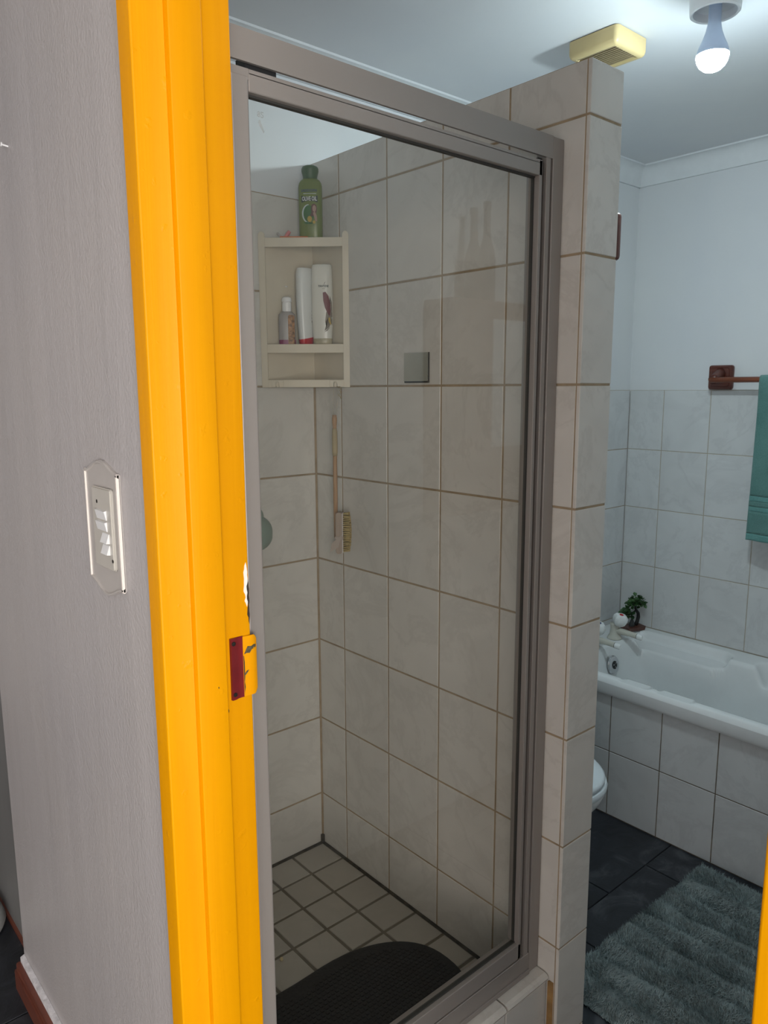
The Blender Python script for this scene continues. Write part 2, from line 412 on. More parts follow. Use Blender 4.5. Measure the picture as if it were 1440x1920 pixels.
# wall between hall and bathroom (grey paint on the hall side), with door opening
YJ0, YJ1, ZHEAD = .152, .93, zz(.60)
bm = bm_new()
prof = [(XG+.03, .962), (XG+.012, .9605), (XG, .9605), (XG, 1.855), (XG+.004, 1.862), (XG+.03, 1.865), (XG+.034, 1.87), (XIN, 1.87), (XIN, .962)]
prism(bm, prof, -.02, ZCEIL+.05)
box(bm, XG, XIN, -2.4, YJ0-.03, -.02, ZCEIL+.05)
box(bm, XG, XIN, YJ0-.03, .962, ZHEAD+.03, ZCEIL+.05)
wdoor = struct(O('wall_door', bm, M_GREY), 'grey painted wall between hall and bathroom')
M_RECW = wall_paint('dark_grey_recess_paint', (.20, .20, .195, 1), .5, (13, 13, .9), .05, .12)  # recessed wall takes a darker, less streaked grey than the hall-side wall
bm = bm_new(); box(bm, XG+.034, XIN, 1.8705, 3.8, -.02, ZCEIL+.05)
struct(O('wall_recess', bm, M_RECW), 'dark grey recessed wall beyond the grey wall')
# threshold under the door
bm = bm_new(); box(bm, XG, XIN, YJ0-.03, .962, -.005, ZHALL, .003)
struct(O('trim_threshold', bm, M_SLATE), 'dark door threshold')
# plaster strip and skirting of the grey wall
bm = bm_new(); prism(bm, [(XG-.0005, 1.0), (XG-.0005, 1.853), (XG-.011, 1.848), (XG-.011, 1.0)], ZHALL+.01, ZHALL+.076)
sk = empty('baseboard_left', (XG, 1.0, ZHALL)); struct(sk, 'brown varnished wooden skirting along the grey hall wall')
O('plaster_strip', bm, M_PLSTR, sk, world=True)
bm = bm_new(); prism(bm, [(XG-.0115, .99), (XG-.0115, 1.850), (XG-.014, 1.856), (XG-.025, 1.852), (XG-.027, 1.846), (XG-.027, .99)], ZHALL, ZHALL+.046)
O('skirting_board', bm, M_SKIRT, sk, world=True)
bm = bm_new(); prism(bm, [(XG-.0115, .99), (XG-.0115, 1.851), (XG-.020, 1.849), (XG-.0225, 1.844), (XG-.0225, .99)], ZHALL+.047, ZHALL+.064)
O('skirting_bead', bm, M_SKIRT, sk, world=True)
# thin skirting on the recessed wall
bm = bm_new(); box(bm, XG+.028, XG+.034, 1.875, 3.75, ZHALL, ZHALL+.012)
struct(O('baseboard_recess', bm, M_SKIRT), 'thin brown skirting on recessed hall wall')
# hall walls
bm = bm_new(); box(bm, -2.42, -2.32, -2.42, -1.60, -.02, ZCEIL+.1); box(bm, -2.42, -2.32, -.30, 3.9, -.02, ZCEIL+.1); box(bm, -2.42, -2.32, -1.60, -.30, 2.22, ZCEIL+.1)
struct(O('wall_hall_far', bm, M_HALLW), 'plain hall wall opposite the bathroom door')
bm = bm_new(); box(bm, -2.42, .6, 3.7, 3.8, -.02, ZCEIL+.1)
struct(O('wall_hall_end', bm, M_HALLW), 'plain end wall of the hall')
bm = bm_new()
wx0, wx1, wz0, wz1 = -2.15, -.15, .22, 2.22
box(bm, -2.42, wx0, -2.42, -2.32, -.02, ZCEIL+.1); box(bm, wx1, XIN, -2.42, -2.32, -.02, ZCEIL+.1)
box(bm, wx0, wx1, -2.42, -2.32, -.02, wz0); box(bm, wx0, wx1, -2.42, -2.32, wz1, ZCEIL+.1)
struct(O('wall_hall_added_window', bm, M_HALLW), 'hall wall with an added window')
bm = bm_new()
for a in (wx0, (wx0+wx1)/2-.02, wx1-.04): box(bm, a, a+.04, -2.40, -2.37, wz0, wz1)
box(bm, wx0, wx1, -2.40, -2.37, wz0, wz0+.04); box(bm, wx0, wx1, -2.40, -2.37, wz1-.04, wz1)
struct(O('added_window_1', bm, M_WINF), 'white framed unseen hall window added for daylight')  # frame of the invented window that the hall daylight comes through

# bathroom back wall (shower part sits slightly deeper than the bath part)
bm = bm_new(); box(bm, XIN-.06, 3.1, YB+.006, 1.95, -.1, ZCEIL+.05)
wback = struct(O('wall_back', bm, M_WHITE), 'bathroom back wall, tiled in the shower and above the bath')
bm = bm_new(); box(bm, XIN+.001, XP+.005, YB+.0013, YB+.0065, ZSF-.02, Z0+.5); box(bm, XT, XW, YB2+.0013, YB2+.0065, 0, zz(-.012))
O('grout_bed', bm, M_GROUT, wback)
SROWS = [ZSF, Z0-1.25, Z0-1.0, Z0-.75, Z0-.5, Z0-.25, Z0, Z0+.25, Z0+.5]
bxs = [XIN, XIN+.1495, .8985, 1.0905, XP]
for a, b in zip(bxs, bxs[1:]):
    for c, d_ in zip(SROWS, SROWS[1:]): tile(wback, '-Y', YB+.006, a, b, c, d_, M_TILE, gap=.0048)
ZB0 = zz(-.012); BROWS = [ZB0-1.5, ZB0-1.25, ZB0-1.0, ZB0-.75, ZB0-.5, ZB0-.25, ZB0]; BROWS[0] = 0.0
bx2 = [XT, 1.53, 1.73, 1.93, 2.13, 2.33, 2.53, 2.73, XW]
for a, b in zip(bx2, bx2[1:]):
    for c, d_ in zip(BROWS, BROWS[1:]): tile(wback, '-Y', YB2+.006, a, b, c, d_, M_BTILE, gap=.0028)
bm = bm_new(); box(bm, XIN-.002, XIN+.0047, .992, YB+.004, ZSF-.02, Z0+.5); O('grout_bed', bm, M_GROUT, wdoor)
lys = [.992, 1.13, 1.322, 1.514, 1.706, YB]
for a, b in zip(lys, lys[1:]):
    for c, d_ in zip(SROWS, SROWS[1:]): tile(wdoor, '+X', XIN, a, b, c, d_, M_TILE, gap=.0048)
# bath wall
bm = bm_new(); box(bm, XW+.006, 3.1, -.1, 1.95, -.1, ZCEIL+.05)
wbath = struct(O('wall_right', bm, M_WHITE), 'white wall behind the bath, tiled below')
bm = bm_new(); box(bm, XW+.0013, XW+.0065, .06, YB2, 0, ZB0); O('grout_bed', bm, M_BGROUT, wbath)
by = [YB2, 1.6213] + [1.6213-.1981*k for k in range(1, 9)]
for a, b in zip(by, by[1:]):
    for c, d_ in zip(BROWS[2:], BROWS[3:]): tile(wbath, '-X', XW+.006, max(b, .06), a, .535 if c < .6 else c, d_, M_BTILE, gap=.0030)
# near bathroom wall
bm = bm_new(); box(bm, XIN-.02, 3.1, -.06, .06, -.1, ZCEIL+.05)
struct(O('wall_front', bm, M_WHITE), 'white bathroom wall on the near side')
# partition
bm = bm_new(); box(bm, XP+.0013, XT-.0013, YE+.0018, YB+.02, -.02, ZTOP-.0015)
part = struct(O('wall_partition', bm, M_GROUT), 'tiled half-open partition wall beside the shower')
PY = [YB, 1.6564, 1.6564-.1919, 1.6564-.1919*2, 1.6564-.1919*3, YE+.0085]
ROWS_F = [0.0, Z0-1.5] + SROWS[1:] + [ZTOP]
for k, (a, b) in enumerate(zip(PY, PY[1:])):
    rows = ([ZSF]+SROWS[1:]+[ZTOP]) if k < 4 else ROWS_F
    for c, d_ in zip(rows, rows[1:]): tile(part, '-X', XP+.006, b, a, c, d_, M_TILE, gap=.0048)
for c, d_ in zip(ROWS_F, ROWS_F[1:]):
    tile(part, '-Y', YE+.0075, XP-.0018, XT+.0018, c, d_, M_TILE, t=.0075, gap=.0048)
    for a, b in zip(PY, PY[1:]): tile(part, '+X', XT-.006, b, a, c, d_, M_BTILE)
bm = bm_new(); box(bm, XP+.007, XT-.007, YE+.007, YB, ZTOP-.002, ZTOP+.0005); O('plaster_cap', bm, M_PLSTR, part)
# orange stained sealant bead where kerb meets the partition, black mould in the shower corners
bm = bm_new(); prism(bm, [(XP-.0002, .9085), (XP-.005, .9105), (XP-.0002, .8975)], .0, zz(-1.335)); O('stained_sealant', bm, M_SEAL, part)
bm = bm_new()
prism(bm, [(YB-.001, ZSF+.001), (YB-.007, ZSF+.001), (YB-.001, ZSF+.006)], XIN+.01, XP-.002, 'X'); 
O('mouldy_sealant', bm, M_MOULD, wback)
bm = bm_new(); prism(bm, [(XP-.001, ZSF+.001), (XP-.007, ZSF+.001), (XP-.001, ZSF+.006)], 1.01, YB-.002, 'Y'); O('mouldy_sealant', bm, M_MOULD, part)
bm = bm_new(); prism(bm, [(XP-.0005, YB-.0005), (XP-.005, YB-.0005), (XP-.0005, YB-.005)], ZSF+.01, Z0+.5, 'Z'); O('corner_grout', bm, M_GROUT, part)
bm = bm_new(); prism(bm, [(XP-.001, YB-.001), (XP-.010, YB-.001), (XP-.001, YB-.010)], ZSF, ZSF+.03, 'Z'); O('mouldy_corner', bm, M_MOULD, part)
# shower floor
bm = bm_new(); box(bm, XIN, XP+.006, .99, YB+.006, 0, ZSF-.0025)
sfl = struct(O('floor_shower', bm, M_FGROUT), 'raised shower floor of small cream square tiles')
fx = [XP-.001, 1.2685-.105] + [1.2685-.105-.106*k for k in range(1, 7)]
fx = [XP-.002, 1.163, 1.057, .951, .845, .739, .633, XIN]; fy = [YB-.002, 1.672, 1.565, 1.457, 1.349, 1.241, 1.133, 1.025, .992]
for a, b in zip(fx, fx[1:]):
    for c, d_ in zip(fy, fy[1:]): tile(sfl, '+Z', ZSF-.006, b, a, d_, c, M_FTILE, .006, .009, 'floor_tile', .003)
# kerb
ZK = zz(-1.318)
kerb = empty('shower_kerb', (.9, .95, 0)); struct(kerb, 'low tiled kerb under the shower door')
bm = bm_new(); box(bm, XIN, XP-.001, .920, .995, 0, ZK-.012); O('kerb_body', bm, M_DGROUT, kerb, world=True)
kx = [XIN, .755, .945, 1.136, XP-.001]
for a, b in zip(kx, kx[1:]):
    tile(kerb, '-Y', .921, a, b, 0.0, ZK-.020, M_TILE, .006, .004, 'kerb_tile')
    bm = bm_new()
    prism(bm, [(.996, ZK-.013), (.996, ZK), (.920, ZK-.001), (.9125, ZK-.004), (.9095, ZK-.010), (.9115, ZK-.016), (.921, ZK-.017)], a+.0025, b-.0025, 'X')
    O('nosing_tile', bm, M_TILE, kerb, world=True)
# cornices
def cornice_prof(r=.055, d=.074):
    pts = [(0, 0), (0, -d), (.010, -d), (.012, -d+.006)]
    for k in range(1, 7):
        t = k/6*PI/2; pts.append((.012+(r-.018)*(1-math.cos(t)), -d+.006+(d-.012)*math.sin(t)))
    pts += [(r, -.006), (r, 0)]; return pts
bm = bm_new(); prism(bm, [(YB+.006-a, ZCEIL+b) for a, b in cornice_prof()], XIN, XW+.004, 'X')
struct(O('trim_1', bm, M_CORN, angle=40), 'white plaster cornice along the back wall')
bm = bm_new(); prism(bm, [(XW+.006-a, ZCEIL+b) for a, b in cornice_prof()], .06, YB2+.004, 'Y')
struct(O('trim_2', bm, M_CORN, angle=40), 'white plaster cornice above the bath wall')

# door frame
door = empty('door_1', (.48, .55, ZHALL)); struct(door, 'glossy yellow painted door frame of the bathroom')
def jprof(f):
    P = [(.412, .9655), (.412, .9325), (.4123, .9312), (.4132, .9303), (.4145, .93), (.4535, .93), (.4545, .9293), (.4545, .9182), (.4549, .9171), (.456, .9166), (.4982, .9166), (.4992, .917), (.4997, .918), (.4997, .93), (.5450, .93), (.5463, .9305), (.547, .9318), (.547, .9655)]
    return [(x, f(y)) for x, y in P]
bm = bm_new(); prism(bm, jprof(lambda y: y), ZHALL, ZHEAD+.033); jl = O('jamb', bm, M_YEL, door, world=True, angle=50)
bm = bm_new(); prism(bm, jprof(lambda y: YJ0+.93-y), ZHALL, ZHEAD+.033); O('jamb', bm, M_YEL, door, world=True, angle=50)
bm = bm_new(); prism(bm, [(x, y-.93+ZHEAD) for x, y in jprof(lambda y: y)], YJ0-.03, .962, 'Y'); O('head_jamb', bm, M_YEL, door, world=True, angle=50)
# exposed patches in the paint (flat flakes)
def flake(parent, pts, mat, y, name='paint_chip', t=.0004):
    bm = bm_new(); prism(bm, [(x, z) for x, z in pts], y-t, y+t, 'Y'); return O(name, bm, mat, parent, world=True)
def ragged(xc0, xc1, z0, z1, n, amp, seed):
    rnd = random.Random(seed); L = []; Rr = []
    for k in range(n+1):
        z = z0+(z1-z0)*k/n; e = min(1, min(k, n-k)/2.0)
        L.append((xc0-rnd.random()*amp*e+(xc1-xc0)*.5*(1-e), z)); Rr.append((xc1+rnd.random()*amp*.3*e-(xc1-xc0)*.5*(1-e), z))
    return L+Rr[::-1]
def chipo(*a, **k):
    o = flake(jl, *a, **k); o.matrix_parent_inverse = (Matrix.Translation(door.location)).inverted() @ Matrix.Identity(4); o.matrix_parent_inverse = Matrix.Identity(4); return o
chipo(ragged(.5410, .5442, zz(-.312), zz(-.246), 14, .0032, 3), M_CHIPW, .9299)
chipo(ragged(.5446, .5462, zz(-.338), zz(-.272), 14, .0022, 4), M_CHIPD, .9298)
chipo(ragged(.5035, .5065, zz(-.466), zz(-.456), 5, .003, 5), M_CHIPD, .9298)
chipo(ragged(.4845, .4858, zz(-.4175), zz(-.4145), 4, .001, 6), M_CHIPD, .9165)
# strike plate
st = empty('strike_plate', (0, 0, 0)); st.parent = door; st.matrix_parent_inverse = world_inv(door)
st['label'] = 'steel strike plate with dark red recess and yellow lip'
za, zb = zz(-.4465), zz(-.3535)
bm = bm_new(); prism(bm, [(.5115, .9298), (.5125, .9262), (.5185, .9268), (.5235, .9288), (.5285, .9292), (.5330, .9285), (.5335, .9298)], za, zb); O('strike_box', bm, M_STRIKE, st, angle=30)
for zc in (za+.008, zb-.008):
    bm = bm_new(); lathe(bm, [(.0032, -.0008), (.0032, .0006), (.001, .0008)], 14); O('screw', bm, M_SCREW, st, loc=(.5165, .9262, zc), rot=(PI/2, 0, 0))
bm = bm_new()
ptsL = []
for k in range(9):
    t = k/8; ptsL.append((.5325+.0235*t, .9280-.0018*math.sin(t*PI*.6)+.0042*max(0, t-.55)**2*4))
lip = rrect(za+.001, zb-.001, 0, 1, .0, 1)
for z in (0,):
    rows = []
    for k, (x, y) in enumerate(ptsL):
        inset = 0 if k < 7 else (.0025 if k == 7 else .0075)
        rows.append([(x, y, za+.001+inset), (x, y, zb-.001-inset), (x, y+.0015, zb-.001-inset), (x, y+.0015, za+.001+inset)])
    loft(bm, rows)
lp = O('strike_lip', bm, M_YEL, st, angle=40)
bm = bm_new()
def lipY(x):
    t = (x-.5325)/.0235; return .9280-.0018*math.sin(t*PI*.6)+.0042*max(0, t-.55)**2*4
def lipflake(pts, mat):
    bm = bm_new(); vs = [bm.verts.new((x, lipY(x)-.00035, z)) for x, z in pts]; c = bm.verts.new((sum(p[0] for p in pts)/len(pts), lipY(sum(p[0] for p in pts)/len(pts))-.0005, sum(p[1] for p in pts)/len(pts)))
    bm.verts.remove(c); bm.faces.new(vs); bmesh.ops.triangulate(bm, faces=bm.faces[:], ngon_method='EAR_CLIP')
    O('worn_paint', bm, mat, st)
lipflake([(.5335, zb-.028), (.537, zb-.021), (.5395, zb-.0165), (.545, zb-.0175), (.5495, zb-.0155), (.5538, zb-.0165), (.5535, zb-.0205), (.5505, zb-.0215), (.546, zb-.0225), (.5425, zb-.0275), (.538, zb-.0265)], M_CHIPG)
lipflake([(.5335, zb-.058), (.537, zb-.0535), (.5408, zb-.0525), (.5385, zb-.056), (.535, zb-.060)], M_CHIPG)
lipflake([(.5328, zb-.092), (.5332, zb-.085), (.5345, zb-.078), (.5335, zb-.07), (.5343, zb-.062), (.5336, zb-.05), (.5343, zb-.04), (.5334, zb-.03), (.5326, zb-.03)], M_CHIPD)

# ================================================================== SHOWER SCREEN
scr = empty('shower_door', (.9, .955, ZK)); tag(scr, 'framed glass shower door in matte aluminium beside the yellow jamb', 'shower door')
FY0, FY1 = .942, .982
SX0, SX1 = XIN+.002, XP-.001
ZT1, ZT0 = zz(.4715), zz(.4305); ZD1, ZD0 = zz(.4225), zz(.3945)
ZO0, ZO1 = ZK, zz(-1.266); ZDB0, ZDB1 = zz(-1.2635), zz(-1.226)
def W(name, bm, mat, parent=scr, **k): return O(name, bm, mat, parent, world=True, **k)
bm = bm_new(); prism(bm, [(FY0, ZT0), (FY0, ZT1), (FY0+.026, ZT1), (FY0+.026, ZT1-.006), (FY0+.005, ZT1-.006), (FY0+.005, ZT0)], SX0, 1.2475, 'X'); W('top_rail', bm, M_ALU)
bm = bm_new(); box(bm, SX0, SX0+.008, FY0+.006, FY1, ZO0, ZT1-.007, .001, 1); W('hinge_post', bm, M_ALU)
bm = bm_new(); box(bm, 1.2485, SX1, FY0, FY1, ZK+.0005, ZT1-.0005, .0012, 1); W('closing_post', bm, M_ALU)
bm = bm_new(); box(bm, 1.2435, 1.2495, FY0+.010, FY1, ZO1, ZT0, .0004, 1); W('seal_strip', bm, M_GASK)
bm = bm_new(); box(bm, 1.2300, 1.2430, FY0+.001, FY1-.004, ZO1-.002, ZT0+.001, .001, 1); W('closing_channel', bm, M_ALU)
bm = bm_new(); box(bm, 1.2180, 1.2300, FY0+.012, FY1-.004, ZDB1-.01, ZT0, .0004, 1); W('inner_seal', bm, M_GASK)
bm = bm_new(); box(bm, SX0, 1.2475, FY0, FY1, ZO0, ZO1, .0012, 1)
W('bottom_rail', bm, M_ALU)
bm = bm_new(); box(bm, SX0, 1.2475, FY0-.003, FY0+.002, ZK+.0003, ZK+.012, .0008, 1); W('drip_strip', bm, M_ALU)
# door leaf
bm = bm_new(); box(bm, .5805, 1.217, FY0+.001, FY0+.021, ZD0, ZD1-.004, .001, 1); box(bm, .5805, 1.217, FY0+.001, FY0+.006, ZD1-.006, ZD1); W('leaf_top_rail', bm, M_ALU)
bm = bm_new(); box(bm, SX0+.0085, .5800, FY0, FY1-.008, ZDB0, ZD1-.008, .003, 2); box(bm, SX0+.0085, .5800, FY0+.0005, FY0+.006, ZD1-.014, ZD1); W('leaf_hinge_stile', bm, M_ALU)
bm = bm_new(); box(bm, 1.2085, 1.2175, FY0+.001, FY1-.008, ZDB0, ZD1-.0005, .0008, 1); W('leaf_closing_stile', bm, M_ALU)
bm = bm_new(); box(bm, .5805, 1.217, FY0+.001, FY1-.008, ZDB0, ZDB1, .001, 1); W('leaf_bottom_rail', bm, M_ALU)
bm = bm_new()
box(bm, .5805, 1.2085, FY0+.011, FY0+.0195, ZD0-.0025, ZD0+.001); box(bm, .5805, 1.2085, FY0+.011, FY0+.0195, ZDB1-.001, ZDB1+.003)
box(bm, 1.2065, 1.209, FY0+.0125, FY0+.0195, ZDB1, ZD0); box(bm, .5795, .5822, FY0+.010, FY0+.0195, ZDB1, ZD0)
W('glazing_gasket', bm, M_GASK)
GY = FY0+.014
bm = bm_new(); vs = [bm.verts.new(p) for p in ((.581, GY, ZDB1-.003), (1.208, GY, ZDB1-.003), (1.208, GY, ZD0+.003), (.581, GY, ZD0+.003))]; bm.faces.new(vs)
gp = W('glass_pane', bm, M_GLASS)
# black catch and white strip ends in the slot under the top rail
bm = bm_new(); box(bm, .5785, .628, FY0+.0062, FY0+.030, ZD1-.0035, ZT0+.010); W('black_catch', bm, M_BLACK)
# text helper
def text_mesh(s, size):
    cu = bpy.data.curves.new('t', 'FONT'); cu.body = s; cu.size = size; cu.align_x = 'CENTER'; cu.align_y = 'CENTER'; cu.resolution_u = 2; cu.offset = size*.022
    o = bpy.data.objects.new('t', cu); COL.objects.link(o)
    me = bpy.data.meshes.new_from_object(o); bpy.data.objects.remove(o); return me
me = text_mesh('85', .011); me.transform(Matrix.Rotation(PI/2, 4, 'X')); me.materials.append(M_ETCH)
eo = link('etched_mark', me, scr, (.6055, GY-.0005, zz(.3735))); eo.matrix_parent_inverse = world_inv(scr)
bm = bm_new(); vs = [(0, .013), (.0025, .015), (.0040, .0105), (.0085, .0005), (.0075, -.002), (.0015, .006), (-.0005, .0105)]
bm.faces.new([bm.verts.new((x*1.05-.0035, 0, z-.014)) for x, z in vs]); eo2 = O('etched_mark', bm, M_ETCH, scr, loc=(.6055, GY-.0005, zz(.3665))); eo2.matrix_parent_inverse = world_inv(scr)

# ================================================================== SHOWER CONTENTS
A_SH = math.atan2(-.6755, .7373); PL = Vector((1.106, 1.777)); UU = Vector((.7373, -.6755)); NN = Vector((.6755, .7373))
def at(s, off, z): p = PL+UU*s+NN*off; return (p.x, p.y, zz(z))
sh = empty('corner_shelf', at(0, 0, 0)[:2]+(zz(.002),), A_SH); tag(sh, 'ivory plastic corner shelf hung in the shower corner', 'shelf')
def L(z): return z-.002     # shelf-local height
tri = [(.004, 0.0), (.237, 0.0), (.1233, .1165)]
def sp(name, bm, mat=M_PLAST, **k): return O(name, bm, mat, sh, **k)
for nm, z0, z1 in (('top_plate', .380, .385), ('middle_plate', .106, .112), ('bottom_plate', .016, .020)):
    bm = bm_new(); prism(bm, [(.006, .004), (.234, .004), (.1295, .1145)], L(z0), L(z1)); sp(nm, bm)
bm = bm_new(); prism(bm, [(.003, .002), (.1295, .1165), (.1295, .1130), (.007, .002)], L(.003), L(.39)); sp('back_panel', bm)
bm = bm_new(); prism(bm, [(.2365, .002), (.1295, .1165), (.1295, .1130), (.2325, .002)], L(.003), L(.39)); sp('back_panel', bm)
bm = bm_new(); box(bm, .1287, .1303, .111, .1140, L(.02), L(.38)); sp('corner_seam', bm)
def ear(x0, x1):
    return [(x0, L(.003)), (x1, L(.003)), (x1, L(.398)), (x1-(x1-x0)*.15, L(.4035)), ((x0+x1)/2, L(.4065)), (x0+(x1-x0)*.15, L(.4035)), (x0, L(.398))]
for x0, x1 in ((.001, .018), (.2220, .2385)):
    bm = bm_new(); prism(bm, ear(x0, x1), -.001, .008, 'Y'); bmesh.ops.bevel(bm, geom=bm.edges[:], offset=.0012, segments=2, affect='EDGES'); sp('post', bm)
for nm, z0, z1 in (('front_band', .367, .3905), ('front_band', .094, .1175), ('front_band', .003, .0235)):
    bm = bm_new(); box(bm, .017, .2230, -.0005, .007, L(z0), L(z1), .0015, 2); sp(nm, bm)
for s in (.044, .200):
    bm = bm_new(); box(bm, s-.016, s+.016, -.0025, 0, L(.004), L(.0225), .0008, 1); hb = sp('hook_plate', bm)
    bm = bm_new(); tube(bm, [(s-.004, -.004, L(.004)), (s-.004, -.0085, L(.009)), (s-.0035, -.010, L(.016)), (s, -.010, L(.019)), (s+.0035, -.010, L(.016)), (s+.004, -.0085, L(.009)), (s+.004, -.004, L(.004))], .0013, 6); O('hook', bm, M_PLAST, hb, smooth=True)
bm = bm_new(); lathe(bm, [(.0055, 0), (.005, .002), (.003, .003)], 16); sp('screw_cap', bm, M_ROCK, loc=(.064, .0555, L(.272)), rot=(0, -PI/2*0, 0))
sh.children[-1].rotation_euler = (PI/2, 0, math.radians(-44))

class Bottle:
    """prof rows: (z, halfwidth, halfdepth, exponent)"""
    def __init__(s, name, label, loc, rot, prof, mat, cat='bottle', group=None):
        s.e = empty(name, loc, rot); tag(s.e, label, cat, group); s.p = prof
        bm = bm_new(); loft(bm, [[(x, y, z) for x, y in sell(a, b, n, 36)] for z, a, b, n in prof]); s.body = O('body', bm, mat, s.e, angle=45)
    def ab(s, z):
        for q, r in zip(s.p, s.p[1:]):
            if q[0] <= z <= r[0]:
                t = (z-q[0])/max(1e-9, r[0]-q[0]); return [q[i]+(r[i]-q[i])*t for i in (1, 2, 3)]
        return s.p[-1][1:]
    def y(s, x, z, o=.0005):
        a, b, n = s.ab(z); return -b*max(0, 1-min(1, abs(x/a))**n)**(1/n)-o
    def decal(s, name, pts, mat, o=.0005):
        bm = bm_new(); c = (sum(p[0] for p in pts)/len(pts), sum(p[1] for p in pts)/len(pts)); n = len(pts)
        cv = bm.verts.new((c[0], s.y(*c, o), c[1]))
        rings = []
        for f in (.35, .7, 1.0):
            rings.append([bm.verts.new((c[0]+(x-c[0])*f, s.y(c[0]+(x-c[0])*f, c[1]+(z-c[1])*f, o), c[1]+(z-c[1])*f)) for x, z in pts])
        for i in range(n):
            bm.faces.new((cv, rings[0][i], rings[0][(i+1) % n]))
            for a, b in zip(rings, rings[1:]): bm.faces.new((a[i], b[i], b[(i+1) % n], a[(i+1) % n]))
        return O(name, bm, mat, s.body, smooth=True)
    def text(s, name, txt, size, x, z, mat, o=.0008, sx=1.0, vert=False, skew=0):
        me = text_mesh(txt, size)
        for v in me.vertices:
            a, b = v.co.x*sx, v.co.y
            if vert: a, b = -v.co.y, v.co.x*sx
            px, pz = x+a, z+b; v.co = (px, s.y(px, pz, o), pz)
        me.materials.append(mat); return link(name, me, s.body)
# green lotion bottle
G = Bottle('lotion_bottle', 'olive green lotion bottle with dark cap standing on the corner shelf', at(.136, .045, .3855), A_SH-.03,
    [(0, .029, .018, 3), (.004, .031, .020, 3), (.06, .0312, .020, 3), (.115, .0312, .020, 3), (.140, .0310, .020, 3), (.148, .0295, .019, 3), (.154, .026, .018, 2.6), (.158, .0215, .017, 2.2)], M_GREEN)
bm = bm_new(); lathe(bm, [(.0195, .1575), (.0188, .163), (.0205, .171), (.0225, .178), (.0225, .184), (.0205, .189), (.014, .192)], 36); O('cap', bm, M_GCAP, G.e, angle=50)
G.decal('title_band', rrect(-.0215, .0215, .0975, .1145, .0006, 1), M_GDARK)
G.text('title_text', 'OLIVE OIL', .0150, 0, .1060, M_PWHITE, sx=.58)
G.text('brand_text', 'SADDOXN', .0092, -.001, .1265, M_PBLUE, sx=.92)
G.decal('printed_line', rrect(-.016, .018, .1183, .1200, .0003, 1), M_PSILV)
def ell(cx, cz, a, b, n=20, t0=0, t1=360): return [(cx+a*math.cos(math.radians(t0+(t1-t0)*k/n)), cz+b*math.sin(math.radians(t0+(t1-t0)*k/n))) for k in range(n)]
G.decal('printed_disc', ell(-.003, .069, .0155, .0215, 24), M_PGREEN)
cres = [(-.003+.0175*math.cos(math.radians(t)), .069+.0235*math.sin(math.radians(t))) for t in range(90, 271, 15)] + [(-.0015+.0150*math.cos(math.radians(t)), .069+.0215*math.sin(math.radians(t))) for t in range(270, 89, -15)]
bm = bm_new(); h = len(cres)//2
for i in range(h-1):
    q = [cres[i], cres[i+1], cres[-2-i], cres[-1-i]]
    bm.faces.new([bm.verts.new((x, G.y(x, z, .0009), z)) for x, z in q])
bmesh.ops.remove_doubles(bm, verts=bm.verts, dist=1e-6); O('printed_crescent', bm, M_PSILV, G.body)
G.decal('printed_hair', [(.006, .091), (.012, .094), (.018, .090), (.0195, .080), (.017, .068), (.009, .062), (.001, .063), (.005, .072), (.004, .082)], M_PBROWN, .0010)
G.decal('printed_face', ell(.0125, .0815, .0048, .0085), M_PSKIN, .0014)
G.decal('printed_shoulder', [(.009, .071), (.0145, .074), (.019, .062), (.0195, .050), (.0145, .050), (.012, .060)], M_PSKIN, .0014)
G.decal('printed_fruit', ell(.0, .0555, .0062, .0075), M_PYEL, .0012)
G.decal('printed_leaf', [(-.017, .047), (-.008, .0485), (.004, .0455), (.012, .0465), (.004, .0425), (-.010, .0430)], M_PGREEN, .0015)
G.decal('printed_fruit', ell(.0115, .0475, .0036, .0042), M_PYEL, .0017)
# things on top plate
bm = bm_new(); box(bm, -.037, .037, -.010, .010, 0, .0095, .001, 1); tag(O('sachet', bm, M_ORANGE, loc=at(.094, .0195, .3855), rot=(0, 0, A_SH+.05)), 'flat orange packet lying in front of the green lotion bottle', 'packet')
clip = empty('hair_clip', at(.062, .03, .3855), A_SH); tag(clip, 'small pink and pale plastic clip on top of the corner shelf', 'hair clip')
bm = bm_new(); tube(bm, [(-.005, 0, .0058), (.004, 0, .0075), (.014, 0, .0195), (.019, 0, .026)], [.003, .0045, .0055, .0045], 10); O('pink_arm', bm, M_PINK, clip, smooth=True)
bm = bm_new(); tube(bm, [(.006, -.002, .0055), (-.004, -.002, .012), (-.014, -.002, .021)], [.0038, .0042, .0030], 10); O('pale_arm', bm, M_PALE, clip, smooth=True)
bm = bm_new(); tube(bm, [(-.022, 0, .0035), (-.008, 0, .0045), (.004, 0, .0045)], .0035, 8); O('spring_bar', bm, M_PINK, clip, smooth=True)
# white and maroon conditioner
Cn = Bottle('conditioner_bottle', 'cream white conditioner bottle with maroon leaf swirl on the shelf', at(.1645, .030, .1125), A_SH-.02,
    [(0, .0235, .013, 2.6), (.002, .0250, .0145, 2.6), (.020, .0255, .0152, 2.6), (.024, .0262, .0155, 2.6), (.075, .0285, .018, 2.8), (.130, .0288, .0185, 2.8), (.180, .0282, .0185, 2.8), (.204, .0275, .018, 2.8), (.211, .026, .0165, 2.6), (.2125, .0245, .015, 2.4)], M_CBOT)
bm = bm_new(); loft(bm, [[(x, y, z) for x, y in sell(a, b, 2.6, 36)] for z, a, b in ((-.0003, .0238, .0133), (.002, .0256, .0150), (.0195, .0262, .0158), (.0205, .0258, .0155))]); O('cap', bm, M_CCAP, Cn.e, angle=50)
Cn.text('brand_text', 'PANTENE', .0078, .006, .1555, M_GDARK, sx=.80)
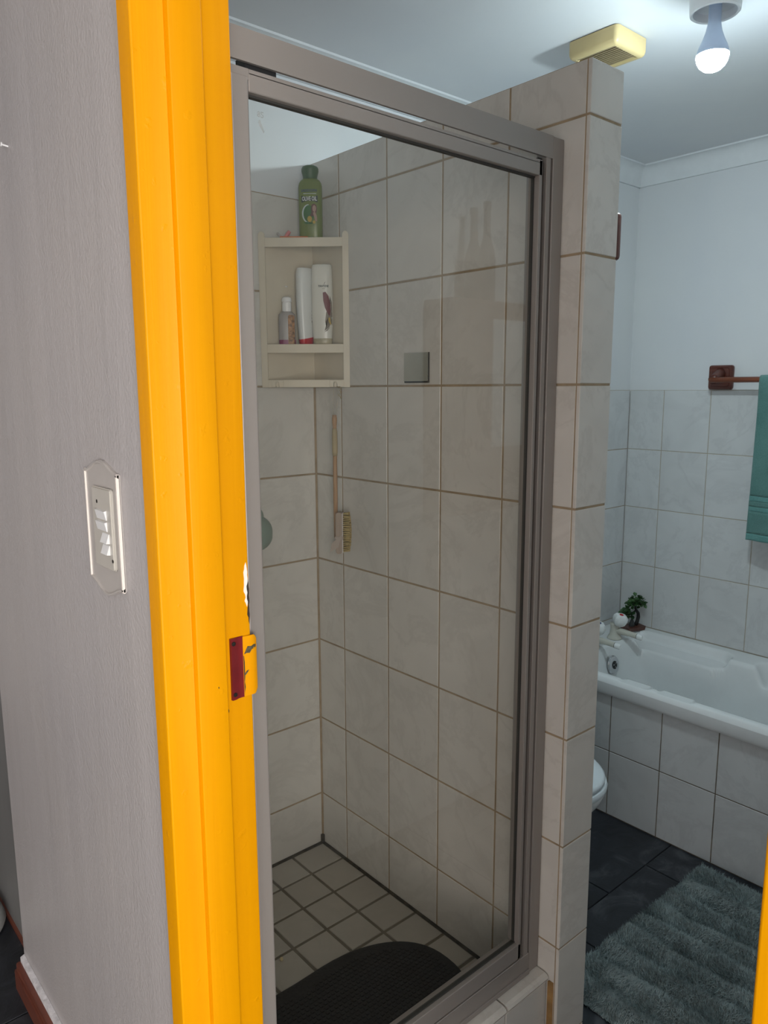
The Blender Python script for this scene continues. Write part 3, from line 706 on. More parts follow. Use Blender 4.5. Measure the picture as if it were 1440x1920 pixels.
Cn.decal('printed_line', rrect(.002, .010, .1488, .1497, .0002, 1), M_TAUPE)
Cn.decal('emblem', [(.008, .160), (.012, .168), (.010, .166), (.007, .162)], M_TAUPE)
Cn.decal('printed_shadow', [(.022, .131), (.0265, .115), (.0275, .080), (.0265, .056), (.018, .048), (.007, .040), (.011, .052), (.009, .066), (.012, .088), (.020, .100)], M_TAUPE, .0006)
Cn.decal('printed_swirl', [(.004, .139), (.011, .141), (.019, .130), (.0225, .112), (.0235, .092), (.0215, .078), (.016, .085), (.009, .100), (.005, .118)], M_MAROON, .0012)
Cn.decal('printed_gold', [(.018, .074), (.0225, .075), (.0225, .066), (.025, .054), (.0205, .060), (.018, .066)], M_PYEL, .0015)
Cn.decal('printed_swirl_tip', [(.006, .036), (.014, .044), (.022, .050), (.014, .040)], M_TAUPE, .0009)
# white bottle with red cap
Wb = Bottle('shampoo_bottle', 'plain white shampoo bottle standing on its red cap', at(.1180, .040, .1125), A_SH+.75,
    [(0, .017, .012, 2.5), (.024, .0205, .0145, 2.5), (.060, .0235, .016, 2.6), (.110, .0265, .017, 2.6), (.160, .0270, .017, 2.6), (.195, .0258, .0165, 2.6), (.203, .0240, .015, 2.5), (.205, .0225, .0135, 2.4)], M_WBOT)
bm = bm_new(); r = []
for z, a, b in ((-.0003, .0175, .0124), (.002, .0188, .0132), (.0225, .0212, .0152)):
    r.append([(x, y, z+(.004*x/.021 if z > .01 else 0)) for x, y in sell(a, b, 2.5, 36)])
loft(bm, r); O('cap', bm, M_RED, Wb.e, angle=50)
for k, zc in enumerate((.066, .075, .083, .094, .102, .112, .121, .130, .141, .150)): Wb.decal('printed_mark', rrect(.0075, .0130, zc-.0028, zc+.0028, .0006, 1), M_TAUPE)
# hand sanitiser bottle
Sb = Bottle('sanitiser_bottle', 'small cloudy flip-top bottle with magenta liquid and floral label', at(.0690, .0245, .1125), A_SH+.10,
    [(0, .0210, .0112, 4), (.003, .0222, .0122, 4), (.075, .0226, .0125, 4), (.084, .0216, .0120, 3.5), (.090, .0150, .0112, 2.4), (.092, .0118, .0108, 2)], M_SANB)
bm = bm_new(); loft(bm, [[(x, y, z) for x, y in sell(a, b, 4, 36)] for z, a, b in ((.0005, .0214, .0116), (.0032, .0225, .0125), (.0165, .0226, .0127), (.0170, .0222, .0122))]); O('liquid', bm, M_MAG, Sb.e)
bm = bm_new(); lathe(bm, [(.0118, .0915), (.0124, .094), (.0124, .113), (.0117, .1135), (.0117, .1155), (.0132, .1165), (.0134, .123), (.0120, .1275), (.007, .1300)], 28); O('flip_cap', bm, M_ROCK, Sb.e, angle=40)
Sb.decal('floral_label', rrect(.003, .0205, .004, .082, .005, 4), M_SANL, .0007)
# bath brush
br = empty('bath_brush', (1.245, 1.630, zz(-.445))); tag(br, 'long-handled wooden bath brush hanging from the shelf hook', 'brush')
B0 = Vector((1.2325, 1.622, zz(-.070))); B1 = Vector((1.2455, 1.640, zz(-.425)))
def bl(t): return B0.lerp(B1, t)
bm = bm_new(); ts = [0, .03, .06, .09, .12]; tube(bm, [bl(t) for t in ts], [.0055, .0070, .0066, .0052, .0060], 14); W('handle_end', bm, M_BAMB, br, smooth=True)
bm = bm_new(); tube(bm, [bl(.10), bl(.13), bl(.28), bl(.31)], [.0058, .0072, .0076, .0064], 14); W('grip_tape', bm, M_TAPE, br, smooth=True)
bm = bm_new(); tube(bm, [bl(.29), bl(.45), bl(.65), bl(.95)], [.0056, .0060, .0062, .0052], 14); W('handle', bm, M_BAMB, br, smooth=True)
# brush head: block with bristles pointing along the partition towards the door (-Y)
hd = Vector((1.2435, 1.612, zz(-.387)))
tilt = Matrix.Rotation(math.radians(-5), 4, 'X') @ Matrix.Rotation(math.radians(-38), 4, 'Z')
def headpart(name, bm, mat):
    o = W(name, bm, mat, br); o.matrix_parent_inverse = world_inv(br); o.matrix_world = o.matrix_world
    o.location = hd; o.rotation_euler = (0, math.radians(2), math.radians(44)); return o
bm = bm_new(); prism(bm, [(y, z) for y, z in rrect(-.004, .014, -.060, .054, .0075, 4)], -.017, .017, 'X'); bmesh.ops.bevel(bm, geom=[e for e in bm.edges if abs(e.verts[0].co.x-e.verts[1].co.x) < 1e-6], offset=.002, segments=2, affect='EDGES'); headpart('brush_block', bm, M_BLOCK)
bm = bm_new(); prism(bm, rrect(-.0065, -.0035, -.059, .053, .001, 1), -.0165, .0165, 'X'); headpart('bristle_base', bm, M_PALE)
bm = bm_new(); rnd = random.Random(5)
for iz in range(19):
    for ix in range(6):
        z = -.053+.103*iz/18; x = -.013+.026*ix/5; ln = .022-.003*abs(ix-2.5)/2.5-.004*(abs(iz-9)/9)**2
        p = Vector((x, -.006, z)); q = p+Vector((rnd.uniform(-.003, .003), -ln, rnd.uniform(-.003, .003)))
        tube(bm, [p, q], [.0017, .0024], 5)
o = headpart('bristles', bm, M_BRIS)
bm = bm_new(); box(bm, -.0185, .0185, -.0075, .0160, -.020, -.012, .001, 1); headpart('strap_band', bm, M_STRAP)
bm = bm_new(); prism(bm, [(-.004, -.006), (.024, -.030), (.030, -.056), (.006, -.040)], -.0195, -.0180, 'X'); headpart('strap_tail', bm, M_STRAP)
hk = Vector(at(.200, -.010, .0175))
bm = bm_new(); tube(bm, [B0+Vector((-.003, .002, .002)), hk+Vector((-.005, .003, -.03)), hk+Vector((-.003, .002, -.004)), hk, hk+Vector((.003, -.003, -.004)), hk+Vector((.005, -.005, -.03)), B0+Vector((.004, -.004, .002))], .0009, 6); W('hanging_cord', bm, M_CORD, br, smooth=True)
# knotted brown string end by the hook
bm = bm_new(); rnd = random.Random(2); c = Vector(at(.212, -.012, -.012))
pts = [c+Vector((rnd.uniform(-.007, .007), rnd.uniform(-.007, .007), .018-k*.0030+rnd.uniform(-.002, .002))) for k in range(12)]
tube(bm, pts, .0011, 5); W('knotted_string', bm, M_TAPE, br, smooth=True)
# mirror plate
mp = empty('adhesive_hook_plate', (XP-.001, 1.3535, zz(.048))); tag(mp, 'small square shiny metal plate stuck on the shower tile', 'wall plate')
bm = bm_new(); box(bm, XP-.0035, XP-.0008, 1.3100, 1.3970, zz(.0125), zz(.0845), .0008, 1); W('backing', bm, M_GASK, mp)
bm = bm_new(); box(bm, XP-.0060, XP-.0030, 1.3120, 1.3955, zz(.0165), zz(.0843), .0009, 2); W('metal_face', bm, M_MIRR, mp)
# teal soap holder on back wall
sd = empty('soap_holder', (1.058, YB-.002, zz(-.395))); tag(sd, 'pale teal plastic soap holder on the shower back wall', 'soap holder')
bm = bm_new(); rings = []
for k in range(9):
    t = k/8; a = .066*math.cos(t*PI/2*.92); b = .052*math.cos(t*PI/2*.92); rings.append([(1.058+x, YB-.001-.030*math.sin(t*PI/2), zz(-.392)+z-(.010 if z < 0 else 0)*abs(x/.06)) for x, z in sell(a, b, 2, 32)])
loft(bm, rings); W('dish', bm, M_TEAL, sd, smooth=True)
bm = bm_new(); lathe(bm, [(.030, 0), (.032, .003), (.026, .010), (.016, .014)], 28); o = W('suction_cup', bm, M_TEAL, sd, smooth=True); o.location = (1.066, YB-.001, zz(-.350)); o.rotation_euler = (PI/2, 0, 0)
# shower mat
def peanut():
    out = []
    for k in range(72):
        t = 2*PI*k/72; c, s = math.cos(t), math.sin(t)
        x = .335*math.copysign(abs(c)**.80, c); y = .192*math.copysign(abs(s)**.86, s)*(1-.05*math.exp(-(x/.11)**2))
        out.append((.885+x, 1.170+y))
    return out
pn = peanut(); cx, cy = .885, 1.170
bm = bm_new(); loft(bm, [[(x, y, ZSF+.0005) for x, y in pn], [(x, y, ZSF+.0045) for x, y in pn], [(cx+(x-cx)*.985, cy+(y-cy)*.98, ZSF+.0065) for x, y in pn], [(cx+(x-cx)*.96, cy+(y-cy)*.94, ZSF+.0060) for x, y in pn]])
mat_o = empty('shower_mat', (cx, cy, ZSF)); tag(mat_o, 'black rubber kidney-shaped mat on the shower floor', 'shower mat'); W('mat_base', bm, M_MAT, mat_o, angle=40)
bm = bm_new(); rnd = random.Random(9)
for i in range(-26, 27):
    for j in range(-14, 15):
        x, y = i*.0122+(j % 2)*.006, j*.0122
        yl = .185*.9*(1-.13*math.exp(-(x/.11)**2))*max(0, 1-abs(x/.322)**2.4)**.5
        if abs(x) < .315 and abs(y) < yl:
            q = [(cx+x-.0035, cy+y-.0035), (cx+x+.0035, cy+y-.0035), (cx+x+.0035, cy+y+.0035), (cx+x-.0035, cy+y+.0035)]
            prism(bm, q, ZSF+.0058, ZSF+.0072)
nb = W('studs', bm, M_MAT, mat_o); nb['kind'] = 'stuff'
# soap chip
bm = bm_new(); lathe(bm, [(.0035, 0), (.005, .002), (.0042, .006), (.002, .008)], 8); tag(O('soap_chip', bm, M_SOAP, loc=(.905, 1.442, ZSF+.0005), smooth=True), 'tiny cream soap chip on the shower floor tiles', 'soap')

# ================================================================== BATH
XB0, XB1, YB0_, YB1_ = 2.302, XW-.001, .075, YB2-.001
RIM = zz(-1.034)
tub = empty('bathtub', ((XB0+XB1)/2, .9, 0)); tag(tub, 'white acrylic bathtub with moulded ledges along the tiled wall', 'bathtub')
def sdrr(x, y, x0, x1, y0, y1, r):
    cx_, cy_ = (x0+x1)/2, (y0+y1)/2; qx = abs(x-cx_)-((x1-x0)/2-r); qy = abs(y-cy_)-((y1-y0)/2-r)
    return -(math.hypot(max(qx, 0), max(qy, 0))+min(max(qx, qy), 0)-r)
def sm(t): t = max(0, min(1, t)); return t*t*(3-2*t)
def tubz(x, y):
    d = sdrr(x, y, 2.345, 2.812, .17, 1.622, .15)
    z = 0
    if d > -.008:
        e = max(0, d+.008); f = e*e/.024 if e < .012 else e-.006
        t = min(1, f/.20); z = -.40*(1-(1-t)**2.6)
    # moulded soap ledge on the wall side
    dl = sdrr(x, y, 2.762, 2.890, 1.225, 1.66, .06)
    k = sm((dl+.004)/.022)
    if k > 0: z = z*(1-k)+k*(-.038-.10*max(0, 2.86-x)*.25)
    # grip pads on the near rim
    for y0, y1 in ((1.272, 1.40), (1.115, 1.258)):
        dp = sdrr(x, y, 2.31, 2.372, y0, y1, .02); k = sm((dp+.002)/.012)
        if k > 0: z = z*(1-k)+k*(-.004)
    # armrest on the wall side, further along
    da = sdrr(x, y, 2.70, 2.90, .45, 1.13, .06); k = sm((da+.004)/.05)
    if k > 0: z = min(z, z*(1-k)+k*(-.07))
    # outer edge roll
    r = min(x-XB0, .03)
    if r < .02: z -= .02-math.sqrt(max(0, .0004-(.02-r)**2))
    return RIM+z
bm = bm_new(); NX, NY = 110, 230
gv = []
for i in range(NX+1):
    x = XB0+(XB1-XB0)*(i/NX)
    gv.append([bm.verts.new((x, YB0_+(YB1_-YB0_)*j/NY, tubz(x, YB0_+(YB1_-YB0_)*j/NY))) for j in range(NY+1)])
for i in range(NX):
    for j in range(NY): bm.faces.new((gv[i][j], gv[i+1][j], gv[i+1][j+1], gv[i][j+1]))
W('basin', bm, M_WCER, tub, smooth=True)
bm = bm_new(); prism(bm, [(XB0, RIM-.020), (XB0-.001, RIM-.055), (XB0+.003, RIM-.064), (XB0+.018, RIM-.064), (XB0+.018, RIM-.022)], YB0_, YB1_, 'Y'); W('rim_apron', bm, M_WCER, tub, angle=40)
bm = bm_new(); lathe(bm, [(.037, 0), (.038, .003), (.034, .008), (.022, .010)], 32); ov = W('overflow', bm, M_CHROME, tub, angle=40); ov.location = (2.615, 1.6025, zz(-1.112)); ov.rotation_euler = (math.radians(80), 0, 0)
bm = bm_new(); lathe(bm, [(.016, .0102), (.0165, .0115), (.012, .012)], 24)
o = O('overflow_insert', bm, M_BLACK, ov, angle=40)
bm = bm_new()
for k in range(3):
    a = 2*PI*k/3+.5; box(bm, 0, .0001, 0, .0001, 0, .0001); prism(bm, [(math.cos(a)*.004, math.sin(a)*.004), (math.cos(a+.5)*.013, math.sin(a+.5)*.013), (math.cos(a+.1)*.014, math.sin(a+.1)*.014)], .012, .0135)
O('overflow_star', bm, M_CHROME, ov)
# panel
pan = empty('wall_bath_front', (2.32, .9, 0)); struct(pan, 'tiled front panel of the bath above the dark floor')
XBF = 2.3173
bm = bm_new(); box(bm, XBF+.0012, XBF+.012, .08, YB2+.002, 0, RIM-.066); W('panel_body', bm, M_DGROUT, pan)
cfy = [YB2] + [1.2199+.1981*k for k in (2, 1, 0)] + [1.2199-.1981*k for k in range(1, 6)]
cfy = sorted(set([round(v, 4) for v in cfy]), reverse=True)
for a, b in zip(cfy, cfy[1:]):
    tile(pan, '-X', XBF+.006, max(b, .08), a, 0.002, .250, M_BTILE, .0065, .0035, 'panel_tile')
    tile(pan, '-X', XBF+.006, max(b, .08), a, .250, RIM-.0665, M_BTILE, .0065, .0035, 'panel_tile')
# taps
def tap(x, y, rotz, dot, label):
    t = empty('bath_tap', (x, y, RIM), rotz); tag(t, label, 'tap')
    bm = bm_new(); lathe(bm, [(.030, .0003), (.030, .004), (.026, .010), (.0205, .022), (.0175, .040), (.0190, .058), (.0205, .066)], 28); O('pillar', bm, M_CREAM, t, smooth=True)
    bm = bm_new()
    rings = []
    for k, (yy, z, a, b) in enumerate(((0, .034, .0135, .013), (-.03, .036, .0125, .0125), (-.07, .034, .0115, .0105), (-.098, .031, .0112, .0100))):
        rings.append([(px, yy, z+pz) for px, pz in sell(a, b, 2.6, 20)])
    loft(bm, rings); O('spout', bm, M_CREAM, t, angle=40)
    bm = bm_new(); loft(bm, [[(px, yy, zc+pz) for px, pz in sell(a, a*.9, 2.6, 20)] for yy, zc, a in ((-.0985, .0308, .0108), (-.100, .0308, .0122), (-.116, .029, .0118), (-.121, .0285, .009))]); O('spout_tip', bm, M_WKNOB, t, angle=40)
    bm = bm_new(); loft(bm, [[(px, yy, .031+pz) for px, pz in sell(.0113, .0103, 2.6, 20)] for yy in (-.0975, -.0990)]); O('spout_ring', bm, M_BLACK, t)
    # faceted crown knob, leaning slightly towards the bather
    bm = bm_new(); rings = []
    for z, r in ((.062, .018), (.070, .026), (.086, .031), (.100, .030), (.108, .024), (.1095, .018)):
        rings.append([(rr*math.cos(2*PI*i/24), rr*math.sin(2*PI*i/24), z) for i in range(24) for rr in [r*(1.0 if i % 6 in (0, 1, 5) else .86)]])
    loft(bm, rings); kn = O('knob', bm, M_WKNOB, t, angle=35); kn.rotation_euler = (math.radians(14), 0, 0)
    bm = bm_new(); lathe(bm, [(.008, .1090), (.0085, .1115), (.005, .1125)], 18); O('colour_button', bm, dot, kn, smooth=True)
    return t
tap(2.706, 1.655, .08, M_RED, 'cream bath tap with white knob and red button, near the bonsai')
tap(2.545, 1.655, .08, M_BLUE, 'cream bath tap with white knob and blue button, beside the tiled partition')
# bonsai
bo = empty('bonsai', (2.868, 1.668, RIM), math.radians(-20)); tag(bo, 'small artificial bonsai in a brown tray on the bath corner', 'bonsai')
bm = bm_new(); loft(bm, [[(x, y, z) for x, y in rrect(-a, a, -b, b, .004, 3)] for z, a, b in ((0.0005, .041, .027), (.002, .043, .029), (.016, .045, .031), (.018, .045, .031), (.0175, .041, .027))]); O('tray', bm, M_POT, bo)
bm = bm_new(); tube(bm, [(.012, 0, .016), (.024, .002, .034), (.030, .004, .052), (.026, .002, .070), (.014, 0, .084), (.008, 0, .095), (.012, 0, .112), (.018, .002, .125)], [.0085, .0080, .0075, .0070, .0062, .0050, .0040, .003], 10)
tube(bm, [(.014, 0, .084), (-.002, -.002, .078), (-.020, -.004, .076), (-.034, -.003, .082)], [.005, .004, .003, .002], 8)
tube(bm, [(.010, 0, .100), (-.004, .002, .112), (-.012, 0, .120)], [.004, .003, .002], 8); tube(bm, [(.012, 0, .108), (.028, 0, .112), (.036, 0, .106)], [.003, .0025, .002], 8)
O('trunk', bm, M_TRUNK, bo, smooth=True)
bm = bm_new(); rings = []
rnd = random.Random(3)
for z, r in ((.015, .012), (.026, .0115), (.040, .008), (.050, .003)): rings.append([(-.010+r*math.cos(2*PI*i/9)*rnd.uniform(.8, 1.15), -.004+r*math.sin(2*PI*i/9)*rnd.uniform(.8, 1.15), z) for i in range(9)])
loft(bm, rings); O('stone', bm, M_ROCKG, bo)
lm = []
for mt in (M_LEAF, M_LEAF2):
    bm = bm_new(); vs = [bm.verts.new(p) for p in ((0, 0, 0), (.0055, .006, .0015), (.0060, .011, .001), (0, .0165, -.0015), (-.0060, .011, .001), (-.0055, .006, .0015), (0, .008, -.0005))]
    for i in range(6): bm.faces.new((vs[i], vs[(i+1) % 6], vs[6]))
    me = bpy.data.meshes.new('leaf'); bm.to_mesh(me); bm.free(); me.materials.append(mt); lm.append(me)
rnd = random.Random(12)
for (cx_, cy_, cz_, rx, rz, n) in ((.012, 0, .130, .033, .015, 74), (-.018, 0, .112, .020, .012, 34), (.036, 0, .112, .015, .013, 26), (-.034, -.003, .082, .022, .013, 46), (-.014, -.003, .068, .012, .008, 14)):
    for k in range(n):
        while True:
            v = Vector((rnd.uniform(-1, 1), rnd.uniform(-1, 1), rnd.uniform(-1, 1)))
            if v.length < 1: break
        o = link('leaf', lm[rnd.random() < .45], bo, (cx_+v.x*rx, cy_+v.y*rx*.75, cz_+v.z*rz), (rnd.uniform(-.9, .9), rnd.uniform(-.9, .9), rnd.uniform(0, 6.3)))
        s_ = rnd.uniform(.95, 1.45); o.scale = (s_, s_, s_)

# ================================================================== TOWEL RAIL, TOWEL
def rosette(parent, x, y, z, face):
    """square wooden wall plate, face '-X' or '+X'"""
    sgn = -1 if face == '-X' else 1
    bm = bm_new()
    pr = lambda a, d_: [(x+sgn*d_, y+u, z+v) for u, v in rrect(-a, a, -a, a, .009, 4)]
    loft(bm, [pr(.0455, .0005), pr(.0465, .004), pr(.0465, .016), pr(.044, .020), pr(.037, .0215), pr(.0355, .0205), pr(.034, .0225)])
    return O('wall_plate', bm, M_WOOD, parent, world=True, angle=40)
RX, RZ, RYA, RYB = XW-.072, zz(.026), 1.386, .62
tr = empty('towel_rail', (XW, 1.0, zz(-.01))); tag(tr, 'wooden towel rail with square plates on the bath wall', 'towel rail')
for yy in (RYA, RYB):
    rosette(tr, XW+.006, yy, zz(.036), '-X')
    bm = bm_new(); tube(bm, [(XW-.008, yy, zz(.050)), (XW-.030, yy, zz(.046)), (XW-.055, yy, zz(.033)), (RX, yy, RZ)], [.024, .018, .016, .0175], 16); W('bracket_arm', bm, M_WOOD, tr, smooth=True)
bm = bm_new(); tube(bm, [(RX, RYB-.012, RZ), (RX, RYA+.010, RZ)], .0105, 18); W('rail_bar', bm, M_RAIL, tr, smooth=True)
# hanging fitting on the other side of the partition
tr2 = empty('wooden_hook_plate', (XT, .938, zz(.26))); tag(tr2, 'dark wooden wall plate on the bath side of the partition', 'wall plate')
rosette(tr2, XT+.001, .9365, zz(.301), '+X')
bm = bm_new(); tube(bm, [(XT+.016, .9365, zz(.305)), (XT+.034, .9365, zz(.30)), (XT+.05, .9365, zz(.307))], [.016, .011, .012], 14); W('peg', bm, M_WOOD, tr2, smooth=True)
# towel
tw = empty('towel', (RX, 1.0, RZ+.01)); tag(tw, 'teal terry towel folded over the wooden rail', 'towel')
def towel_part(v0, v1, name, mat, thick=.0045):
    """v runs over the towel: 0 = front hem, 1 = back hem"""
    bm = bm_new(); nu, nv = 46, max(4, int(120*(v1-v0)))
    LF, LB, rr = .592, .50, .0165; tot = LF+PI*rr+LB; g = []
    for j in range(nv+1):
        v = (v0+(v1-v0)*j/nv)*tot; row = []
        for i in range(nu+1):
            s = i/nu; 
            if v < LF: q = LF-v; base = Vector((RX-rr-.004*min(1, q/.35)-.004*(q/.6)**2, 0, RZ-q)); fl = q
            elif v < LF+PI*rr: t = (v-LF)/rr; base = Vector((RX-rr*math.cos(t), 0, RZ+rr*math.sin(t))); fl = 0
            else: q = v-LF-PI*rr; base = Vector((RX+rr+.004*min(1, q/.2), 0, RZ-q)); fl = q
            spread = .005*fl/.6
            y = (1.206+spread)-(.46+2*spread)*s
            wv = (.006*math.sin(s*17+.6)+.004*math.sin(s*31+1.0))*min(1, fl/.12)
            if v > LF+PI*rr: wv *= -.4
            base.x += wv; base.y = y; base.x = min(base.x, XW-.008); row.append(base)
        g.append(row)
    vs = [[bm.verts.new(p) for p in r] for r in g]
    for j in range(nv):
        for i in range(nu): bm.faces.new((vs[j][i], vs[j][i+1], vs[j+1][i+1], vs[j+1][i]))
    bmesh.ops.recalc_face_normals(bm, faces=bm.faces)
    bmesh.ops.solidify(bm, geom=bm.faces[:], thickness=thick)
    return W(name, bm, mat, tw, smooth=True)
towel_part(0.0, .022, 'hem', M_TOWELB, .006); towel_part(.022, .095, 'terry_panel', M_TOWEL)
towel_part(.095, .112, 'woven_band', M_TOWELB, .003); towel_part(.112, .128, 'terry_panel', M_TOWEL); towel_part(.128, .145, 'woven_band', M_TOWELB, .003)
towel_part(.145, 1.0, 'terry_panel', M_TOWEL)

# ================================================================== TOILET
TX = 1.765
to = empty('toilet', (TX, 1.42, 0)); tag(to, 'white toilet with closed lid between the partition and the bath', 'toilet')
def egg(a, yf, yb, z, n=40, sq=2.2):
    cy_ = yf+(yb-yf)*.56; out = []
    for i in range(n):
        t = 2*PI*i/n; c, s = math.cos(t), math.sin(t); ly = (yb-cy_) if s > 0 else (cy_-yf)
        out.append((TX+a*math.copysign(abs(c)**(2/sq), c), cy_+ly*math.copysign(abs(s)**(2/sq), s), z))
    return out
bm = bm_new(); loft(bm, [egg(.105, 1.27, 1.70, 0.0015), egg(.10, 1.28, 1.69, .05), egg(.095, 1.29, 1.68, .14), egg(.11, 1.24, 1.66, .22), egg(.15, 1.17, 1.62, .30), egg(.178, 1.125, 1.60, .36), egg(.186, 1.115, 1.595, .385), egg(.182, 1.12, 1.59, .392)]); W('bowl', bm, M_WCER, to, smooth=True)
bm = bm_new(); loft(bm, [egg(.180, 1.118, 1.585, .394), egg(.188, 1.110, 1.59, .398), egg(.190, 1.108, 1.59, .408), egg(.186, 1.112, 1.588, .415), egg(.18, 1.12, 1.58, .416)]); W('seat', bm, M_SEAT, to, angle=50)
bm = bm_new(); loft(bm, [egg(.175, 1.122, 1.58, .4175), egg(.183, 1.116, 1.585, .421), egg(.183, 1.116, 1.585, .430), egg(.176, 1.124, 1.58, .438), egg(.14, 1.17, 1.55, .442)]); W('lid', bm, M_SEAT, to, smooth=True)
bm = bm_new(); box(bm, TX-.20, TX+.20, 1.61, 1.752, .40, .74, .025, 4); W('cistern', bm, M_WCER, to, smooth=True)
bm = bm_new(); box(bm, TX-.207, TX+.207, 1.603, 1.754, .741, .772, .010, 3); W('cistern_lid', bm, M_WCER, to)
bm = bm_new(); tube(bm, [(TX-.14, 1.603, .68), (TX-.14, 1.588, .68), (TX-.08, 1.585, .678)], .008, 10); W('flush_lever', bm, M_CHROME, to, smooth=True)
bm = bm_new(); box(bm, TX-.12, TX+.12, 1.56, 1.70, .30, .401, .02, 3); W('cistern_neck', bm, M_WCER, to)

# ================================================================== RUG
rug = empty('bath_rug', (1.88, .80, 0), 0); tag(rug, 'shaggy grey-green ribbed bath rug on the dark floor', 'rug')
RC = Vector((1.885, .792)); RA = math.radians(-1.5); RHX, RHY = .385, .248
def rugh(u, v):     # u along length, v across
    rib = .5+.5*math.cos((u/.084)*2*PI+ .7*math.sin(v*9)+.5*math.sin(u*11)); rib = rib**.7
    e = sm((RHX-abs(u))/.022)*sm((RHY-abs(v))/.022)
    return .004+.024*e*(.12+.88*rib)+.004*e*math.sin(u*23+v*17)
def rugp(u, v, z): c, s = math.cos(RA), math.sin(RA); return (RC.x+u*c-v*s, RC.y+u*s+v*c, z)
bm = bm_new(); nu, nv = 150, 70; g = []
for i in range(nu+1):
    u = -RHX+2*RHX*i/nu; g.append([bm.verts.new(rugp(u, -RHY+2*RHY*j/nv, rugh(u, -RHY+2*RHY*j/nv))) for j in range(nv+1)])
for i in range(nu):
    for j in range(nv): bm.faces.new((g[i][j], g[i+1][j], g[i+1][j+1], g[i][j+1]))
W('rug_body', bm, M_RUGB, rug, smooth=True)
rnd = random.Random(21); verts = []; faces = []
for k in range(52000):
    u, v = rnd.uniform(-RHX-.002, RHX+.002), rnd.uniform(-RHY-.002, RHY+.002)
    h = rugh(max(-RHX, min(RHX, u)), max(-RHY, min(RHY, v)))
    x, y, z = rugp(u, v, h-.001)
    nz = mnoise.noise(Vector((u*14, v*14, 3.1))); nz2 = mnoise.noise(Vector((u*14, v*14, 9.7)))
    a = rnd.uniform(0, 2*PI); ln = rnd.uniform(.010, .019); lean = rnd.uniform(.3, 1.0)
    dx = ln*lean*(.55*math.cos(a)+1.1*nz); dy = ln*lean*(.55*math.sin(a)+1.1*nz2); dz = ln*(1.05-lean*.55)
    wx, wy = -math.sin(a)*.0011, math.cos(a)*.0011; i0 = len(verts)
    verts += [(x-wx, y-wy, z), (x+wx, y+wy, z), (x+dx*.6+wx*.8, y+dy*.6+wy*.8, z+dz*.7), (x+dx*1.1, y+dy*1.1, z+dz)]
    faces += [(i0, i0+1, i0+2), (i0, i0+2, i0+3)]
me = bpy.data.meshes.new('pile'); me.from_pydata(verts, [], faces); me.materials.append(M_RUG)
po = link('pile', me, rug); po.matrix_parent_inverse = world_inv(rug); po['kind'] = 'stuff'

# ================================================================== CEILING: FAN, LAMP
fan = empty('extractor_fan', (1.819, 1.212, ZCEIL)); tag(fan, 'yellowed square extractor fan grille on the ceiling', 'extractor fan')
FX0, FX1, FYa, FYb, FD = 1.752, 1.892, 1.142, 1.288, .044
bm = bm_new()
def fr(i_, z, r=.012): return [(x, y, z) for x, y in rrect(FX0+i_, FX1-i_, FYa+i_, FYb-i_, max(.002, r-i_), 4)]
rings = [fr(0, ZCEIL-.002), fr(0, ZCEIL-FD*.72), fr(.003, ZCEIL-FD*.90), fr(.009, ZCEIL-FD), fr(.017, ZCEIL-FD), fr(.018, ZCEIL-FD+.012)]
loft(bm, rings, cap=False); W('housing', bm, M_FANP, fan, angle=40)
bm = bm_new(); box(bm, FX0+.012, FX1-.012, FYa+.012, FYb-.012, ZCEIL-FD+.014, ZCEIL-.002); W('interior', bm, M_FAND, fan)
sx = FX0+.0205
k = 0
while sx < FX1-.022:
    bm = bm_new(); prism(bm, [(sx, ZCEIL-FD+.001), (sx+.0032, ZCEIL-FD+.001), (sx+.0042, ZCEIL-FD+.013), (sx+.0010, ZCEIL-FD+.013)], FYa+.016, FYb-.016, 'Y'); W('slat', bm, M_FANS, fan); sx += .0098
LX, LY = 1.76, .90
lamp = empty('ceiling_lamp', (LX, LY, ZCEIL)); tag(lamp, 'white batten lampholder with a lit bulb on the ceiling', 'lamp')
bm = bm_new(); lathe(bm, [(.064, ZCEIL-.0005), (.064, ZCEIL-.010), (.056, ZCEIL-.016), (.054, ZCEIL-.050), (.053, ZCEIL-.060), (.050, ZCEIL-.0625), (.046, ZCEIL-.0605), (.044, ZCEIL-.045), (.020, ZCEIL-.040)], 48, (LX, LY)); W('lampholder', bm, M_HOLD, lamp, angle=40)
zb_ = zz(.803)
bm = bm_new(); lathe(bm, [(.0135, ZCEIL-.041), (.0135, zb_), (.0150, zb_-.010), (.0175, zb_-.022), (.0235, zb_-.038), (.0300, zb_-.052), (.0335, zb_-.062), (.0348, zb_-.070)], 40, (LX, LY)); bb = W('bulb_neck', bm, M_BBODY, lamp, angle=40)
bm = bm_new(); rings = []
prof = [(.0348, zb_-.0702), (.0345, zb_-.0745), (.0325, zb_-.083), (.0275, zb_-.092), (.019, zb_-.0995), (.009, zb_-.1035), (.002, zb_-.1045)]
lathe(bm, prof, 40, (LX, LY)); W('bulb_diffuser', bm, M_EMIT, lamp, smooth=True)

# ================================================================== HALL: SWITCH, NAIL, BUCKET
swp = empty('light_switch', (XG, 1.12, zz(-.17)), 0); tag(swp, 'four-rocker light switch with ornamental surround on the grey wall', 'light switch')
